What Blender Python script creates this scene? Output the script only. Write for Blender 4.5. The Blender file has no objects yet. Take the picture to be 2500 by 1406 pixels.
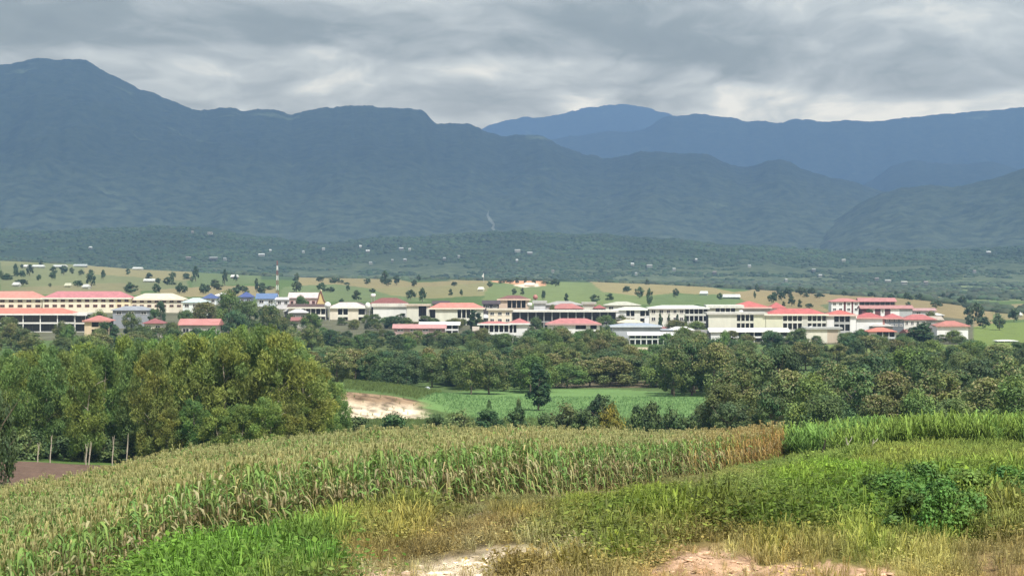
import bpy, math, random
import numpy as np
from mathutils import Vector
R = math.radians
rng = np.random.default_rng(7)
random.seed(7)
scene = bpy.context.scene
col = scene.collection

# ---------------------------------------------------------------- camera, sky, sun
F = 5640.0          # focal length in photo pixels (photo 2500 x 1406)
HY = 640.0          # photo row of the horizon
CZ = 30.0           # camera height above the valley floor
PITCH = math.atan((703.0 - HY) / F)
cam = bpy.data.objects.new('camera', bpy.data.cameras.new('camera'))
col.objects.link(cam)
cam.location = (0, 0, CZ)
cam.rotation_euler = (math.pi / 2 - PITCH, 0, 0)
cam.data.sensor_width = 36
cam.data.lens = 36 * F / 2500
cam.data.clip_start = 1
cam.data.clip_end = 60000
scene.camera = cam
scene.view_settings.view_transform = 'Standard'
scene.view_settings.look = 'None'
scene.view_settings.exposure = 0.27
scene.view_settings.gamma = 1
scene.cycles.volume_bounces = 1
scene.cycles.max_bounces = 5
scene.cycles.diffuse_bounces = 2
scene.cycles.glossy_bounces = 1
scene.cycles.transmission_bounces = 3
scene.cycles.transparent_max_bounces = 6

SUN_EL, SUN_AZ = R(57), R(152)      # azimuth clockwise from +Y (the view direction)
sd = Vector((math.sin(SUN_AZ) * math.cos(SUN_EL), math.cos(SUN_AZ) * math.cos(SUN_EL), math.sin(SUN_EL)))
sl = bpy.data.lights.new('sun', 'SUN')
sl.energy = 4.6
sl.angle = R(2.0)
sl.color = (1.0, 0.955, 0.88)
so = bpy.data.objects.new('sun', sl)
so.rotation_euler = (-sd).to_track_quat('-Z', 'Y').to_euler()
so.location = (0, -50, 200)
col.objects.link(so)

world = bpy.data.worlds.new('World')
scene.world = world
world.use_nodes = True


class NT:
    def __init__(s, tree):
        s.t = tree
        s.t.nodes.clear()
    def n(s, typ, ins=None, **kw):
        nd = s.t.nodes.new(typ)
        for k, v in kw.items():
            setattr(nd, k, v)
        for k, v in (ins or {}).items():
            if isinstance(v, tuple) and len(v) == 2 and hasattr(v[0], 'outputs'):
                s.t.links.new(v[0].outputs[v[1]], nd.inputs[k])
            else:
                nd.inputs[k].default_value = v
        return nd
    def math(s, op, a, b=0.0, c=0.0):
        return (s.n('ShaderNodeMath', {0: a, 1: b, 2: c}, operation=op), 0)
    def mix(s, f, a, b, bt='MIX'):
        m = s.n('ShaderNodeMix', {0: f, 6: a, 7: b}, data_type='RGBA', blend_type=bt)
        return (m, 2)
    def ramp(s, f, stops, interp='LINEAR'):
        r = s.n('ShaderNodeValToRGB', {0: f})
        r.color_ramp.interpolation = interp
        e = r.color_ramp.elements
        while len(e) > 1:
            e.remove(e[-1])
        for i, (p, c) in enumerate(stops):
            q = e[0] if i == 0 else e.new(p)
            q.position = p
            q.color = (c, c, c, 1) if isinstance(c, (int, float)) else (*c, 1)
        return (r, 0)


HAZE_D = 1.12e-4                    # haze density per metre
HAZE_I = (0.188, 0.315, 0.490)        # glow of a deep layer of it
w = NT(world.node_tree)
tc = w.n('ShaderNodeTexCoord')
sep = w.n('ShaderNodeSeparateXYZ', {0: (tc, 'Generated')})
mp = w.n('ShaderNodeMapping', {0: (tc, 'Generated'), 3: (5.5, 5.5, 14), 2: (0, R(5), 0)})
warp = w.n('ShaderNodeTexNoise', {0: (mp, 0), 'Scale': 1.0, 'Detail': 4, 'Roughness': 0.55})
wv = w.n('ShaderNodeVectorMath', {0: (warp, 'Color'), 1: (0.5, 0.5, 0.5)}, operation='SUBTRACT')
wv2 = w.n('ShaderNodeVectorMath', {0: (wv, 0), 'Scale': 0.85}, operation='SCALE')
wv3 = w.n('ShaderNodeVectorMath', {0: (mp, 0), 1: (wv2, 0)}, operation='ADD')
n1 = w.n('ShaderNodeTexNoise', {0: (wv3, 0), 'Scale': 1.35, 'Detail': 10, 'Roughness': 0.5, 'Lacunarity': 2.1})
n2 = w.n('ShaderNodeTexNoise', {0: (wv3, 0), 'Scale': 4.2, 'Detail': 9, 'Roughness': 0.6})
# elevation bands with a wandering edge (the far layer of cloud above the ranges)
e1 = w.math('MULTIPLY_ADD', (sep, 'X'), 0.05, (sep, 'Z'))
e2 = w.math('MULTIPLY_ADD', w.math('SUBTRACT', (warp, 0), 0.5), 0.045, e1)
e3 = w.math('MULTIPLY', e2, 5.0)
band = w.ramp(e3, [(0.0, 0.62), (0.36, 0.78), (0.395, 0.74), (0.425, 0.42), (0.47, 0.36), (0.51, 0.52), (0.56, 0.68), (0.62, 0.70), (0.9, 0.6)], 'EASE')
side = w.math('MULTIPLY', w.math('MAXIMUM', w.math('SUBTRACT', (sep, 'X'), 0.03), 0.0), 0.75)
c1 = w.math('MULTIPLY_ADD', w.math('SUBTRACT', (n1, 0), 0.5), 1.2, band)
c2 = w.math('MULTIPLY_ADD', w.math('SUBTRACT', (n2, 0), 0.5), 0.95, c1)
n3 = w.n('ShaderNodeTexNoise', {0: (wv3, 0), 'Scale': 2.4, 'Detail': 3, 'Roughness': 0.5})
puff = w.math('ABSOLUTE', w.math('MULTIPLY_ADD', (n3, 0), 2.0, -1.0))
c2 = w.math('MULTIPLY_ADD', w.math('SUBTRACT', puff, 0.16), 0.7, c2)
c3 = w.math('ADD', c2, side)
cc0 = w.ramp(c3, [(0.0, (2.45, 3.05, 3.5)), (0.35, (2.85, 3.45, 3.85)), (0.6, (3.8, 4.35, 4.7)), (0.8, (4.9, 5.4, 5.6)), (1.0, (6.9, 7.0, 6.7))])
# low sky is set warmer and brighter, to offset the blue haze in front
path = w.math('MINIMUM', w.math('DIVIDE', 930.0, w.math('MAXIMUM', (sep, 'Z'), 0.02)), 15400.0)
tr_ = w.math('EXPONENT', w.math('MULTIPLY', path, -HAZE_D))
ins = w.n('ShaderNodeVectorMath', {0: tuple(10 * v for v in HAZE_I), 'Scale': w.math('SUBTRACT', 1.0, tr_)}, operation='SCALE')
dif = w.n('ShaderNodeVectorMath', {0: cc0, 1: (ins, 0)}, operation='SUBTRACT')
sca = w.n('ShaderNodeVectorMath', {0: (dif, 0), 'Scale': w.math('DIVIDE', 1.0, tr_)}, operation='SCALE')
cc = (w.n('ShaderNodeVectorMath', {0: (sca, 0), 1: (0.4, 0.4, 0.3)}, operation='MAXIMUM'), 0)
sky = w.n('ShaderNodeTexSky', sky_type='NISHITA', sun_disc=False, sun_elevation=SUN_EL, sun_rotation=SUN_AZ)
skm = w.mix(0.96, (sky, 0), cc)
bg = w.n('ShaderNodeBackground', {0: skm, 1: 0.1})
w.n('ShaderNodeOutputWorld', {0: (bg, 0)})


# ---------------------------------------------------------------- helpers
def tag(o, label=None, cat=None, group=None, kind=None):
    if label: o['label'] = label
    if cat: o['category'] = cat
    if group: o['group'] = group
    if kind: o['kind'] = kind
    return o

def thing(name, loc, label, cat, group=None, rz=0.0):
    o = bpy.data.objects.new(name, None)
    col.objects.link(o)
    o.empty_display_size = 0.5
    o.location = loc
    o.rotation_euler = (0, 0, rz)
    return tag(o, label, cat, group)

def lin(c):
    c = np.asarray(c, float) / 255.0
    return np.where(c <= 0.04045, c / 12.92, ((c + 0.055) / 1.055) ** 2.4)

def ray(px, py, d):
    """world point at depth d (along +Y) seen at photo pixel px, py"""
    u = (px - 1250.0) / F
    v = (703.0 - py) / F
    cp, sp = math.cos(PITCH), math.sin(PITCH)
    k = d / (cp + v * sp)
    return u * k, d, CZ + k * (-sp + v * cp)

def zat(py, d):
    return ray(1250, py, d)[2]

# value noise
_perm = np.random.default_rng(3).permutation(4096)
_val = np.random.default_rng(4).random(4096)
def _h(i, j, s):
    return _val[_perm[(_perm[(i + s * 131) & 4095] + j) & 4095]]
def vn(x, y, s=0):
    x = np.asarray(x, float); y = np.asarray(y, float)
    i = np.floor(x).astype(int); j = np.floor(y).astype(int)
    fx = x - i; fy = y - j
    fx = fx * fx * (3 - 2 * fx); fy = fy * fy * (3 - 2 * fy)
    a = _h(i, j, s); b = _h(i + 1, j, s); c = _h(i, j + 1, s); d = _h(i + 1, j + 1, s)
    return (a * (1 - fx) + b * fx) * (1 - fy) + (c * (1 - fx) + d * fx) * fy
def fbm(x, y, o=4, s=0, g=0.5):
    r = 0; a = 1; t = 0
    for k in range(o):
        r = r + a * vn(x, y, s + k); t += a
        x = x * 2.03 + 11.3; y = y * 2.03 + 5.7; a *= g
    return r / t
def ridged(x, y, o=4, s=0):
    r = 0; a = 1; t = 0
    for k in range(o):
        r = r + a * (1 - np.abs(2 * vn(x, y, s + k) - 1)); t += a
        x = x * 2.03 + 7.1; y = y * 2.03 + 3.3; a *= 0.5
    return r / t

def mesh_np(name, V, Fc, mat, C=None, parent=None, smooth=False):
    V = np.asarray(V, np.float32); Fc = np.asarray(Fc, np.int32)
    me = bpy.data.meshes.new(name)
    me.vertices.add(len(V)); me.vertices.foreach_set('co', V.ravel())
    k = Fc.shape[1]
    me.loops.add(Fc.size); me.loops.foreach_set('vertex_index', Fc.ravel())
    me.polygons.add(len(Fc))
    me.polygons.foreach_set('loop_start', np.arange(0, Fc.size, k, dtype=np.int32))
    me.polygons.foreach_set('loop_total', np.full(len(Fc), k, np.int32))
    if smooth:
        me.polygons.foreach_set('use_smooth', np.ones(len(Fc), bool))
    me.update(calc_edges=True)
    if C is not None:
        at = me.color_attributes.new('Col', 'FLOAT_COLOR', 'POINT')
        A = np.ones((len(V), 4), np.float32); A[:, :3] = C
        at.data.foreach_set('color', A.ravel())
    me.materials.append(mat)
    o = bpy.data.objects.new(name, me)
    col.objects.link(o)
    if parent: o.parent = parent
    return o

def merge(templates, which, P, rz, sc, tint, lean=None, szr=None):
    """copies of template meshes (V, F, C) merged into one set of arrays"""
    Vs, Fs, Cs = [], [], []; off = 0
    for t, (V, Fc, C) in enumerate(templates):
        idx = np.where(which == t)[0]
        if len(idx) == 0: continue
        c, s = np.cos(rz[idx])[:, None], np.sin(rz[idx])[:, None]
        k = sc[idx][:, None]
        kz = k if szr is None else k * szr[idx][:, None]
        x = (V[None, :, 0] * c - V[None, :, 1] * s) * k
        y = (V[None, :, 0] * s + V[None, :, 1] * c) * k
        z = V[None, :, 2] * kz
        if lean is not None:
            x = x + z * lean[idx, 0][:, None]; y = y + z * lean[idx, 1][:, None]
        A = np.stack([x + P[idx, 0][:, None], y + P[idx, 1][:, None], z + P[idx, 2][:, None]], -1).reshape(-1, 3)
        Fi = (Fc[None] + (np.arange(len(idx)) * len(V))[:, None, None] + off).reshape(-1, Fc.shape[1])
        Ci = (C[None] * tint[idx][:, None, :]).reshape(-1, 3)
        Vs.append(A); Fs.append(Fi); Cs.append(Ci); off += len(A)
    return np.concatenate(Vs), np.concatenate(Fs), np.concatenate(Cs)

def _out(t, sh):
    t.n('ShaderNodeOutputMaterial', {0: (sh, 0)})

def newmat(name):
    m = bpy.data.materials.new(name); m.use_nodes = True
    return m, NT(m.node_tree)

def mat_leaf(name, rand=0.35, gain=1.0, trans=0.25, rough=0.6, bri=0.5):
    m, t = newmat(name)
    a = t.n('ShaderNodeAttribute', attribute_name='Col')
    oi = t.n('ShaderNodeObjectInfo')
    h = t.math('MULTIPLY_ADD', t.math('SUBTRACT', (oi, 'Random'), 0.5), 0.05 * rand / 0.35, 0.5)
    v = t.math('MULTIPLY_ADD', t.math('SUBTRACT', t.math('FRACT', t.math('MULTIPLY', (oi, 'Random'), 7.31)), 0.5), rand, gain)
    hs = t.n('ShaderNodeHueSaturation', {'Hue': h, 'Saturation': 1.0, 'Value': v, 'Color': (a, 0)})
    p = t.n('ShaderNodeBsdfPrincipled', {'Base Color': (hs, 0), 'Roughness': rough})
    p.inputs['Specular IOR Level'].default_value = 0.25
    tr = t.n('ShaderNodeBsdfTranslucent', {0: (hs, 0)})
    _out(t, t.n('ShaderNodeMixShader', {0: trans, 1: (p, 0), 2: (tr, 0)}))
    return m

def mat_plain(name, c, rough=0.8, var=0.12, scale=0.6, streak=0.0, spec=0.3):
    """painted or plain surface with weathering that stays put"""
    m, t = newmat(name)
    g = t.n('ShaderNodeNewGeometry')
    mp_ = t.n('ShaderNodeMapping', {0: (g, 'Position'), 3: (1, 1, 0.25 if streak else 1)})
    n = t.n('ShaderNodeTexNoise', {0: (mp_, 0), 'Scale': scale, 'Detail': 5, 'Roughness': 0.65})
    f = t.math('MULTIPLY_ADD', t.math('SUBTRACT', (n, 0), 0.5), 2 * var, 1.0)
    cm = t.n('ShaderNodeVectorMath', {0: (*c,), 'Scale': f}, operation='SCALE')
    p = t.n('ShaderNodeBsdfPrincipled', {'Base Color': (cm, 0), 'Roughness': rough})
    p.inputs['Specular IOR Level'].default_value = spec
    _out(t, p)
    return m

_mc = {}
def paint(c, kind='wall'):
    key = (tuple(c), kind)
    if key not in _mc:
        l = lin(c); gr = l.mean()
        l = l * .68 + gr * .32 if kind == 'roof' else np.minimum((l * .62 + gr * .38) * 1.04, .86)
        l = tuple(l * (.84 if kind == 'roof' else 1))
        if kind == 'roof':
            _mc[key] = mat_plain('roof_sheet_%02x%02x%02x' % tuple(c), l, 0.7, 0.42, 0.6, 1)
        elif kind == 'metal':
            _mc[key] = mat_plain('painted_metal_%02x%02x%02x' % tuple(c), l, 0.45, 0.12, 0.5, 0, 0.5)
        elif kind == 'glass':
            m = mat_plain('window_glass_%02x%02x%02x' % tuple(c), l, 0.15, 0.1, 0.5, 0, 0.5)
            _mc[key] = m
        else:
            _mc[key] = mat_plain('wall_paint_%02x%02x%02x' % tuple(c), l, 0.85, 0.24, 0.45, 1)
    return _mc[key]

# ---------------------------------------------------------------- terrain: drop below the camera (m) by photo column and distance
_cols = {
 -1500: [(5,3.5),(30,5.2),(38,7.2),(50,9.2),(65,10.6),(80,12),(105,15),(130,18),(160,19),(200,20),(250,22),(300,25),(400,27.5),(600,29),(800,29),(900,26),(1000,22),(1100,19),(1250,16),(1500,11),(1900,6),(2300,0),(2800,10),(3400,20)],
 0: [(5,3.5),(30,4.9),(38,6.5),(42,7.2),(50,8.3),(60,9.2),(80,10.6),(105,12.2),(118,13.6),(135,16.0),(160,17.2),(185,18.0),(200,18.5),(230,20.3),(250,21.6),(300,25),(400,27),(600,29),(800,29),(900,26),(1000,21.5),(1100,17.5),(1250,14.5),(1500,10),(1900,4),(2300,-3),(2800,10),(3400,20)],
 450: [(5,3.5),(30,4.8),(38,5.2),(50,6.6),(65,7.95),(80,9.3),(105,11.3),(130,13.0),(150,14.3),(165,15.9),(200,20),(250,23),(300,25.3),(400,27),(600,29),(800,29),(900,26.5),(1000,22),(1100,19),(1250,17),(1500,15),(1900,11),(2200,8.5),(2600,16),(3400,22)],
 900: [(5,3.5),(30,4.75),(38,5.25),(50,6.2),(65,7.5),(80,8.9),(105,10.6),(130,12.1),(150,13.3),(163,14.4),(200,18),(250,22.5),(300,25),(400,26.8),(600,29),(800,29.5),(900,27.7),(1000,24.5),(1100,21.5),(1250,19),(1500,17.6),(1900,13.6),(2300,20),(3000,26)],
 1300: [(5,3.5),(30,4.75),(38,5.2),(50,6.0),(65,7.3),(80,8.7),(103,10.65),(130,12.3),(160,14.0),(172,15.0),(200,18),(250,22),(300,25),(400,27),(600,29.2),(800,29.6),(900,28.2),(1000,25),(1100,22),(1250,19.5),(1500,17.3),(1850,14.5),(2200,20),(3000,28)],
 1600: [(5,3.5),(30,4.75),(38,5.2),(50,5.8),(65,7.0),(80,8.2),(105,10.4),(130,12.65),(165,14.75),(180,16.0),(200,18),(250,22),(300,25),(400,27),(600,29.2),(800,29.8),(900,28.4),(1000,25.3),(1100,22.5),(1250,20),(1500,18.2),(1850,17.5),(2200,22),(3000,28)],
 1850: [(5,3.5),(30,4.75),(38,5.2),(50,5.6),(65,6.7),(80,7.7),(105,9.8),(130,11.8),(160,14.1),(175,15.0),(190,16),(210,19),(250,22),(300,25),(400,27),(600,29.2),(800,29.8),(900,28.6),(1000,26.2),(1100,24),(1250,22),(1500,20.4),(1700,20.9),(2200,27),(3000,28)],
 2200: [(5,3.5),(30,4.75),(38,5.2),(50,5.8),(65,6.8),(80,7.8),(105,9.5),(130,11.0),(150,12.3),(180,14.6),(200,16.5),(250,21),(300,25),(400,27),(600,29.4),(800,30),(900,29),(1000,27),(1100,25),(1250,22.6),(1400,22.2),(1600,25.0),(2000,29),(3000,29)],
 2400: [(5,3.5),(30,4.75),(38,5.2),(50,5.8),(65,6.8),(80,7.8),(105,9.5),(130,10.9),(150,12.2),(180,14.6),(200,16.5),(250,21),(300,25),(400,27),(600,29.4),(800,29.6),(900,29.6),(1000,29.4),(1100,28.6),(1250,27.8),(1400,28.6),(1600,29.5),(2000,30),(3000,29)],
 2520: [(5,3.5),(30,4.75),(38,5.2),(50,5.8),(65,6.8),(80,7.8),(105,9.5),(130,10.9),(150,12.2),(180,14.6),(200,16.5),(250,21),(300,25),(400,27),(600,29.4),(800,29.2),(900,29.4),(1000,29.4),(1250,29.6),(1500,29.8),(2000,30),(3000,29)],
 4000: [(5,3.5),(30,4.75),(50,5.5),(80,7.5),(130,10.5),(180,14),(250,21),(300,25),(400,27),(600,29.4),(1000,29.4),(2000,30),(3000,29)],
}
_gx = np.arange(-1500, 4001, 20.0)
_gl = np.arange(math.log(4.0), math.log(60000.0), 0.01)
_T = []
for _c in sorted(_cols):
    _p = _cols[_c] + [(4500, 28), (7000, 27), (60000, 25)]
    _r = np.interp(_gl, [math.log(a) for a, b in _p], [b for a, b in _p])
    _k = np.exp(-0.5 * (np.arange(-9, 10) / 3.2) ** 2); _k /= _k.sum()
    _T.append(np.convolve(np.pad(_r, 9, mode='edge'), _k, 'valid'))
_T = np.array(_T)
_TT = np.array([np.interp(_gx, sorted(_cols), _T[:, i]) for i in range(len(_gl))]).T
_k = np.exp(-0.5 * (np.arange(-5, 6) / 2.0) ** 2); _k /= _k.sum()
_TT = np.apply_along_axis(lambda r: np.convolve(np.pad(r, 5, mode='edge'), _k, 'valid'), 0, _TT)

def gz(px, d):
    """height of the ground at photo column px (a bearing) and depth d"""
    px = np.asarray(px, float); d = np.asarray(d, float)
    a = np.clip((px + 1500) / 20, 0, len(_gx) - 1.001); b = np.clip((np.log(np.maximum(d, 4.1)) - _gl[0]) / 0.01, 0, len(_gl) - 1.001)
    i = a.astype(int); j = b.astype(int); fa = a - i; fb = b - j
    z = (_TT[i, j] * (1 - fa) + _TT[i + 1, j] * fa) * (1 - fb) + (_TT[i, j + 1] * (1 - fa) + _TT[i + 1, j + 1] * fa) * fb
    z = CZ - z
    # eroded earth bank beyond the corn
    def ss(x, lo, hi):
        t = np.clip((x - lo) / (hi - lo), 0, 1); return t * t * (3 - 2 * t)
    r = np.interp(px, [300, 600, 850, 950, 1040, 1110, 1180], [0, 4.0, 4.3, 3.6, 2.4, 0.9, 0])
    z = z + r * ss(d, 392, 412) * (1 - ss(d, 440, 520))
    x = (px - 1250) / F * d
    z = z + (ridged(x * 0.8, d * 0.8, 4, 25) - 0.6) * 0.30 * ss(d, 25, 34) * (1 - ss(d, 52, 80))
    z = z + (fbm(x * 0.9, d * 0.9, 3, 5) - 0.5) * 0.28 * ss(d, 15, 40) * (1 - ss(d, 170, 230))
    z = z + (fbm(x * 0.22, d * 0.22, 3, 15) - 0.5) * 0.85 * ss(d, 30, 60) * (1 - ss(d, 200, 300))
    z = z + (fbm(x / 60, d / 60, 4, 9) - 0.5) * 2.2 * ss(d, 1050, 1500)
    z = z + (fbm(x / 240, d / 240, 3, 19) - 0.5) * 9.0 * ss(d, 2300, 2900)
    return z
def gpt(px, d):
    z = float(gz(px, d)); return ((px - 1250.0) / F * d, d, z)
def gzw(x, y):
    return gz(1250 + np.asarray(x) / np.asarray(y) * F, y)
def py_of(z, d):
    return HY + (CZ - z) / d * F
def d_at(px, py, lo, hi):
    """first distance between lo and hi at which the ground is seen at row py"""
    ds = np.geomspace(lo, hi, 600); r = py_of(gz(np.full_like(ds, px), ds), ds)
    k = np.where(r <= py)[0]
    return float(ds[k[0]]) if len(k) else float(ds[np.argmin(r)])
# ---------------------------------------------------------------- land cover colour (real surface colours)
NEAR = [ # px, py, rgb, plant height, cover 0..1, leafiness 0..1, dryness
 (60,1398,(96,124,56),.22,1,.3,0),(350,1375,(94,120,52),.42,1,.35,0),(600,1360,(84,122,48),.5,1,.4,0),(780,1345,(94,122,52),.55,1,.35,0),(760,1395,(70,106,38),.5,1,.5,0),(500,1395,(88,126,46),.5,1,.5,0),(450,1335,(104,126,56),.4,1,.3,0),(200,1380,(100,126,54),.26,1,.3,0),
 (620,1308,(112,130,58),.35,1,.4,.1),(850,1290,(122,130,62),.5,1,.1,.2),(1000,1262,(112,122,60),.7,1,.2,.2),(980,1300,(132,130,68),.55,1,.1,.35),(830,1330,(110,130,55),.6,1,.3,.2),
 (900,1352,(125,112,68),.3,.8,.3,.7),(880,1395,(132,112,75),.25,.7,.3,.8),(960,1395,(140,122,90),.2,.5,.3,.8),(1100,1330,(128,112,70),.3,.8,.3,.7),(1200,1300,(132,116,76),.3,.8,.2,.7),(1020,1345,(120,105,65),.3,.8,.3,.7),
 (1140,1378,(222,202,176),.2,.28,.3,.8),(1060,1398,(214,194,166),.2,.32,.3,.8),(1230,1362,(206,188,158),.15,.35,.3,.8),(1350,1372,(226,208,172),.2,.5,.2,.8),(1180,1398,(150,130,95),.2,.5,.3,.7),(1280,1400,(112,105,58),.35,.9,.5,.4),(1390,1395,(120,118,60),.4,.9,.4,.4),
 (1180,1245,(118,108,80),.2,.55,.1,.7),(1330,1205,(128,116,92),.15,.45,.1,.8),(1500,1188,(122,108,86),.15,.5,.1,.8),(1100,1258,(112,112,66),.3,.8,.1,.5),(1300,1235,(120,118,72),.3,.8,.1,.5),(1260,1268,(128,124,68),.35,.9,.1,.5),
 (1450,1245,(105,120,50),.4,1,.5,.2),(1600,1235,(105,124,50),.4,1,.6,.2),(1700,1180,(116,118,74),.25,.8,.3,.5),(1800,1165,(118,128,70),.3,.9,.3,.4),(1550,1300,(84,106,38),.55,1,.7,.1),(1400,1305,(108,114,55),.4,.9,.4,.4),(1480,1365,(98,116,48),.45,1,.5,.2),(1650,1290,(92,112,42),.6,1,.6,.1),(1750,1285,(88,102,42),.6,1,.7,.2),(1900,1290,(80,100,36),.6,1,.7,.1),(1560,1345,(100,114,50),.45,1,.4,.3),
 (1700,1378,(182,142,108),.16,.12,.3,.8),(1620,1392,(170,134,100),.2,.32,.3,.8),(1820,1392,(178,142,108),.16,.12,.3,.8),(1660,1350,(165,135,100),.2,.4,.2,.8),(1760,1352,(150,132,85),.3,.6,.2,.7),(1930,1395,(160,140,95),.3,.6,.1,.7),(1900,1350,(130,128,65),.5,1,.1,.4),
 (1900,1150,(104,122,60),.45,1,.05,.25),(2050,1118,(106,124,60),.6,1,.05,.25),(2200,1128,(118,130,60),.6,1,.05,.3),(2400,1130,(108,124,58),.6,1,.05,.3),(1800,1210,(104,118,58),.4,1,.5,.3),(2000,1190,(106,132,46),.5,1,.6,.1),(1900,1230,(98,115,50),.4,1,.6,.2),(2080,1175,(104,132,46),.5,1,.7,.1),(2050,1260,(84,108,40),.6,1,.7,.1),
 (2200,1250,(76,108,38),.7,1,.8,0),(2400,1230,(96,122,45),.7,1,.7,.1),(2250,1310,(92,116,44),.6,1,.4,.2),(2450,1290,(112,118,60),.6,1,.3,.4),(2100,1340,(118,130,58),.5,1,.2,.3),(2280,1375,(152,146,85),.35,.8,.1,.6),(2440,1385,(150,125,90),.25,.6,.2,.7),(2480,1350,(140,125,80),.3,.8,.2,.6),(2020,1380,(135,130,75),.4,.9,.1,.5),(2200,1400,(160,148,92),.3,.7,.1,.7),
]
_N = np.array([(a, b, *lin(c), h, k, l, dr) for a, b, c, h, k, l, dr in NEAR])
def near_cover(px, py):
    px = np.asarray(px, float); py = np.asarray(py, float)
    wx = (fbm(px / 60, py / 30, 3, 31) - 0.5) * 110; wy = (fbm(px / 60, py / 30, 3, 41) - 0.5) * 40
    out = np.zeros((px.size, 7)); W = np.zeros(px.size)
    X = (px + wx).ravel(); Y = (np.clip(py, 1100, 1440) + wy).ravel()
    for r in _N:
        w_ = 1.0 / (((X - r[0]) / 1.0) ** 2 + ((Y - r[1]) * 2.2) ** 2 + 150) ** 2.0
        out += w_[:, None] * r[2:]; W += w_
    out = out / W[:, None]
    xs = X - wx.ravel() * .55; ys = py.ravel() + wy.ravel() * .45
    for poly, c in SOIL:
        m = inpoly(xs, ys, poly) & (fbm(X / 34, Y / 9, 4, 57) > .43)
        out[m, :3] = lin(c); out[m, 3] = .2; out[m, 4] = .16; out[m, 6] = .8
    return out
SOIL = [([(1030,1405),(1075,1366),(1150,1354),(1290,1350),(1398,1352),(1404,1392),(1340,1396),(1310,1374),(1210,1382),(1190,1420),(1180,1540),(930,1540)], (236, 216, 190)),
        ([(1575,1540),(1575,1400),(1640,1356),(1760,1346),(1850,1358),(1905,1382),(2060,1376),(2180,1400),(2200,1540)], (204, 168, 138)),
        ([(860,1540),(850,1402),(930,1388),(1000,1396),(1010,1540)], (200, 172, 146)),
        ([(1130,1262),(1200,1238),(1330,1216),(1400,1222),(1300,1250),(1180,1272)], (150, 136, 114)),
        ([(1420,1205),(1520,1184),(1620,1176),(1660,1190),(1560,1208),(1450,1222)], (146, 126, 104))]

def P2(*pts):
    return np.array(pts, float)
def inpoly(x, y, poly):
    c = np.zeros(x.shape, bool); n = len(poly); j = n - 1
    for i in range(n):
        xi, yi = poly[i]; xj, yj = poly[j]
        c ^= ((yi > y) != (yj > y)) & (x < (xj - xi) * (y - yi) / (yj - yi + 1e-9) + xi)
        j = i
    return c
CORN_F = P2((-400,34),(-150,39),(0,43),(200,48),(450,57),(900,74),(1300,101),(1600,130),(1850,160),(1908,172))
CORN_B = P2((-400,120),(0,128),(300,150),(450,166),(900,174),(1300,184),(1600,192),(1908,184))
def corn_mask(px, d):
    return (px < 1908) & (px > -400) & (d > np.interp(px, CORN_F[:, 0], CORN_F[:, 1])) & (d < np.interp(px, CORN_B[:, 0], CORN_B[:, 1]))
# fields on the slopes behind the town: polygons of the land in photo bearings and rows
FAR = [
 (P2((0,690),(0,620),(240,636),(300,650),(460,663),(460,700),(330,712),(0,712)), (128,138,98)),
 (P2((0,650),(0,625),(60,632),(130,640),(60,646)), (146,150,104)),
 (P2((205,640),(300,650),(470,664),(470,684),(400,686),(330,676),(205,668)), (166,156,114)),
 (P2((0,720),(60,700),(300,690),(345,705),(345,720)), (148,142,108)),
 (P2((470,662),(560,650),(640,640),(640,690),(470,705)), (98,128,84)),
 (P2((380,705),(540,698),(670,700),(680,725),(400,725)), (172,156,118)),
 (P2((640,626),(690,628),(740,645),(830,655),(800,662),(700,655),(640,648)), (138,158,98)),
 (P2((725,672),(760,668),(920,672),(1010,690),(1190,680),(1200,700),(1100,716),(1000,712),(900,708),(800,712),(730,705)), (174,158,116)),
 (P2((690,700),(820,694),(950,708),(1050,735),(680,738)), (112,140,92)),
 (P2((900,705),(1060,700),(1180,690),(1240,700),(1180,722),(1050,728),(960,722)), (164,158,112)),
 (P2((1180,715),(1210,694),(1320,688),(1460,692),(1500,705),(1660,720),(1660,745),(1180,745)), (120,146,88)),
 (P2((1196,676),(1240,668),(1330,684),(1332,697),(1300,700),(1240,692),(1200,688)), (208,160,124)),
 (P2((1250,696),(1310,690),(1318,699),(1280,703)), (238,218,196)),
 (P2((1440,686),(1600,688),(1740,702),(1800,715),(1760,722),(1650,716),(1560,722),(1470,712)), (176,160,116)),
 (P2((1600,720),(1750,718),(1830,730),(1830,750),(1580,750)), (98,134,82)),
 (P2((1790,715),(1880,698),(2000,705),(2280,722),(2420,752),(2426,800),(2250,790),(2000,760),(1830,745)), (172,150,112)),
 (P2((2000,745),(2080,728),(2100,750),(2040,765)), (100,120,84)),
 (P2((2240,708),(2330,703),(2500,706),(2600,706),(2600,738),(2400,735),(2300,722)), (126,146,96)),
 (P2((2400,745),(2600,738),(2600,780),(2440,780)), (166,154,112)),
 (P2((2260,845),(2330,808),(2420,790),(2600,780),(2600,850),(2400,850)), (122,152,66)),
 (P2((1850,850),(2100,825),(2300,845),(2260,875),(2000,870)), (132,158,78)),
 (P2((780,895),(800,832),(1080,830),(1160,870),(1000,888)), (82,112,60)),
 (P2((990,985),(1060,960),(1250,950),(1500,950),(1760,966),(1760,1040),(1400,1035),(1180,1030),(1060,1000)), (112,168,92)),
 (P2((1340,945),(1340,930),(1640,930),(1640,946)), (112,96,84)),
]
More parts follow.
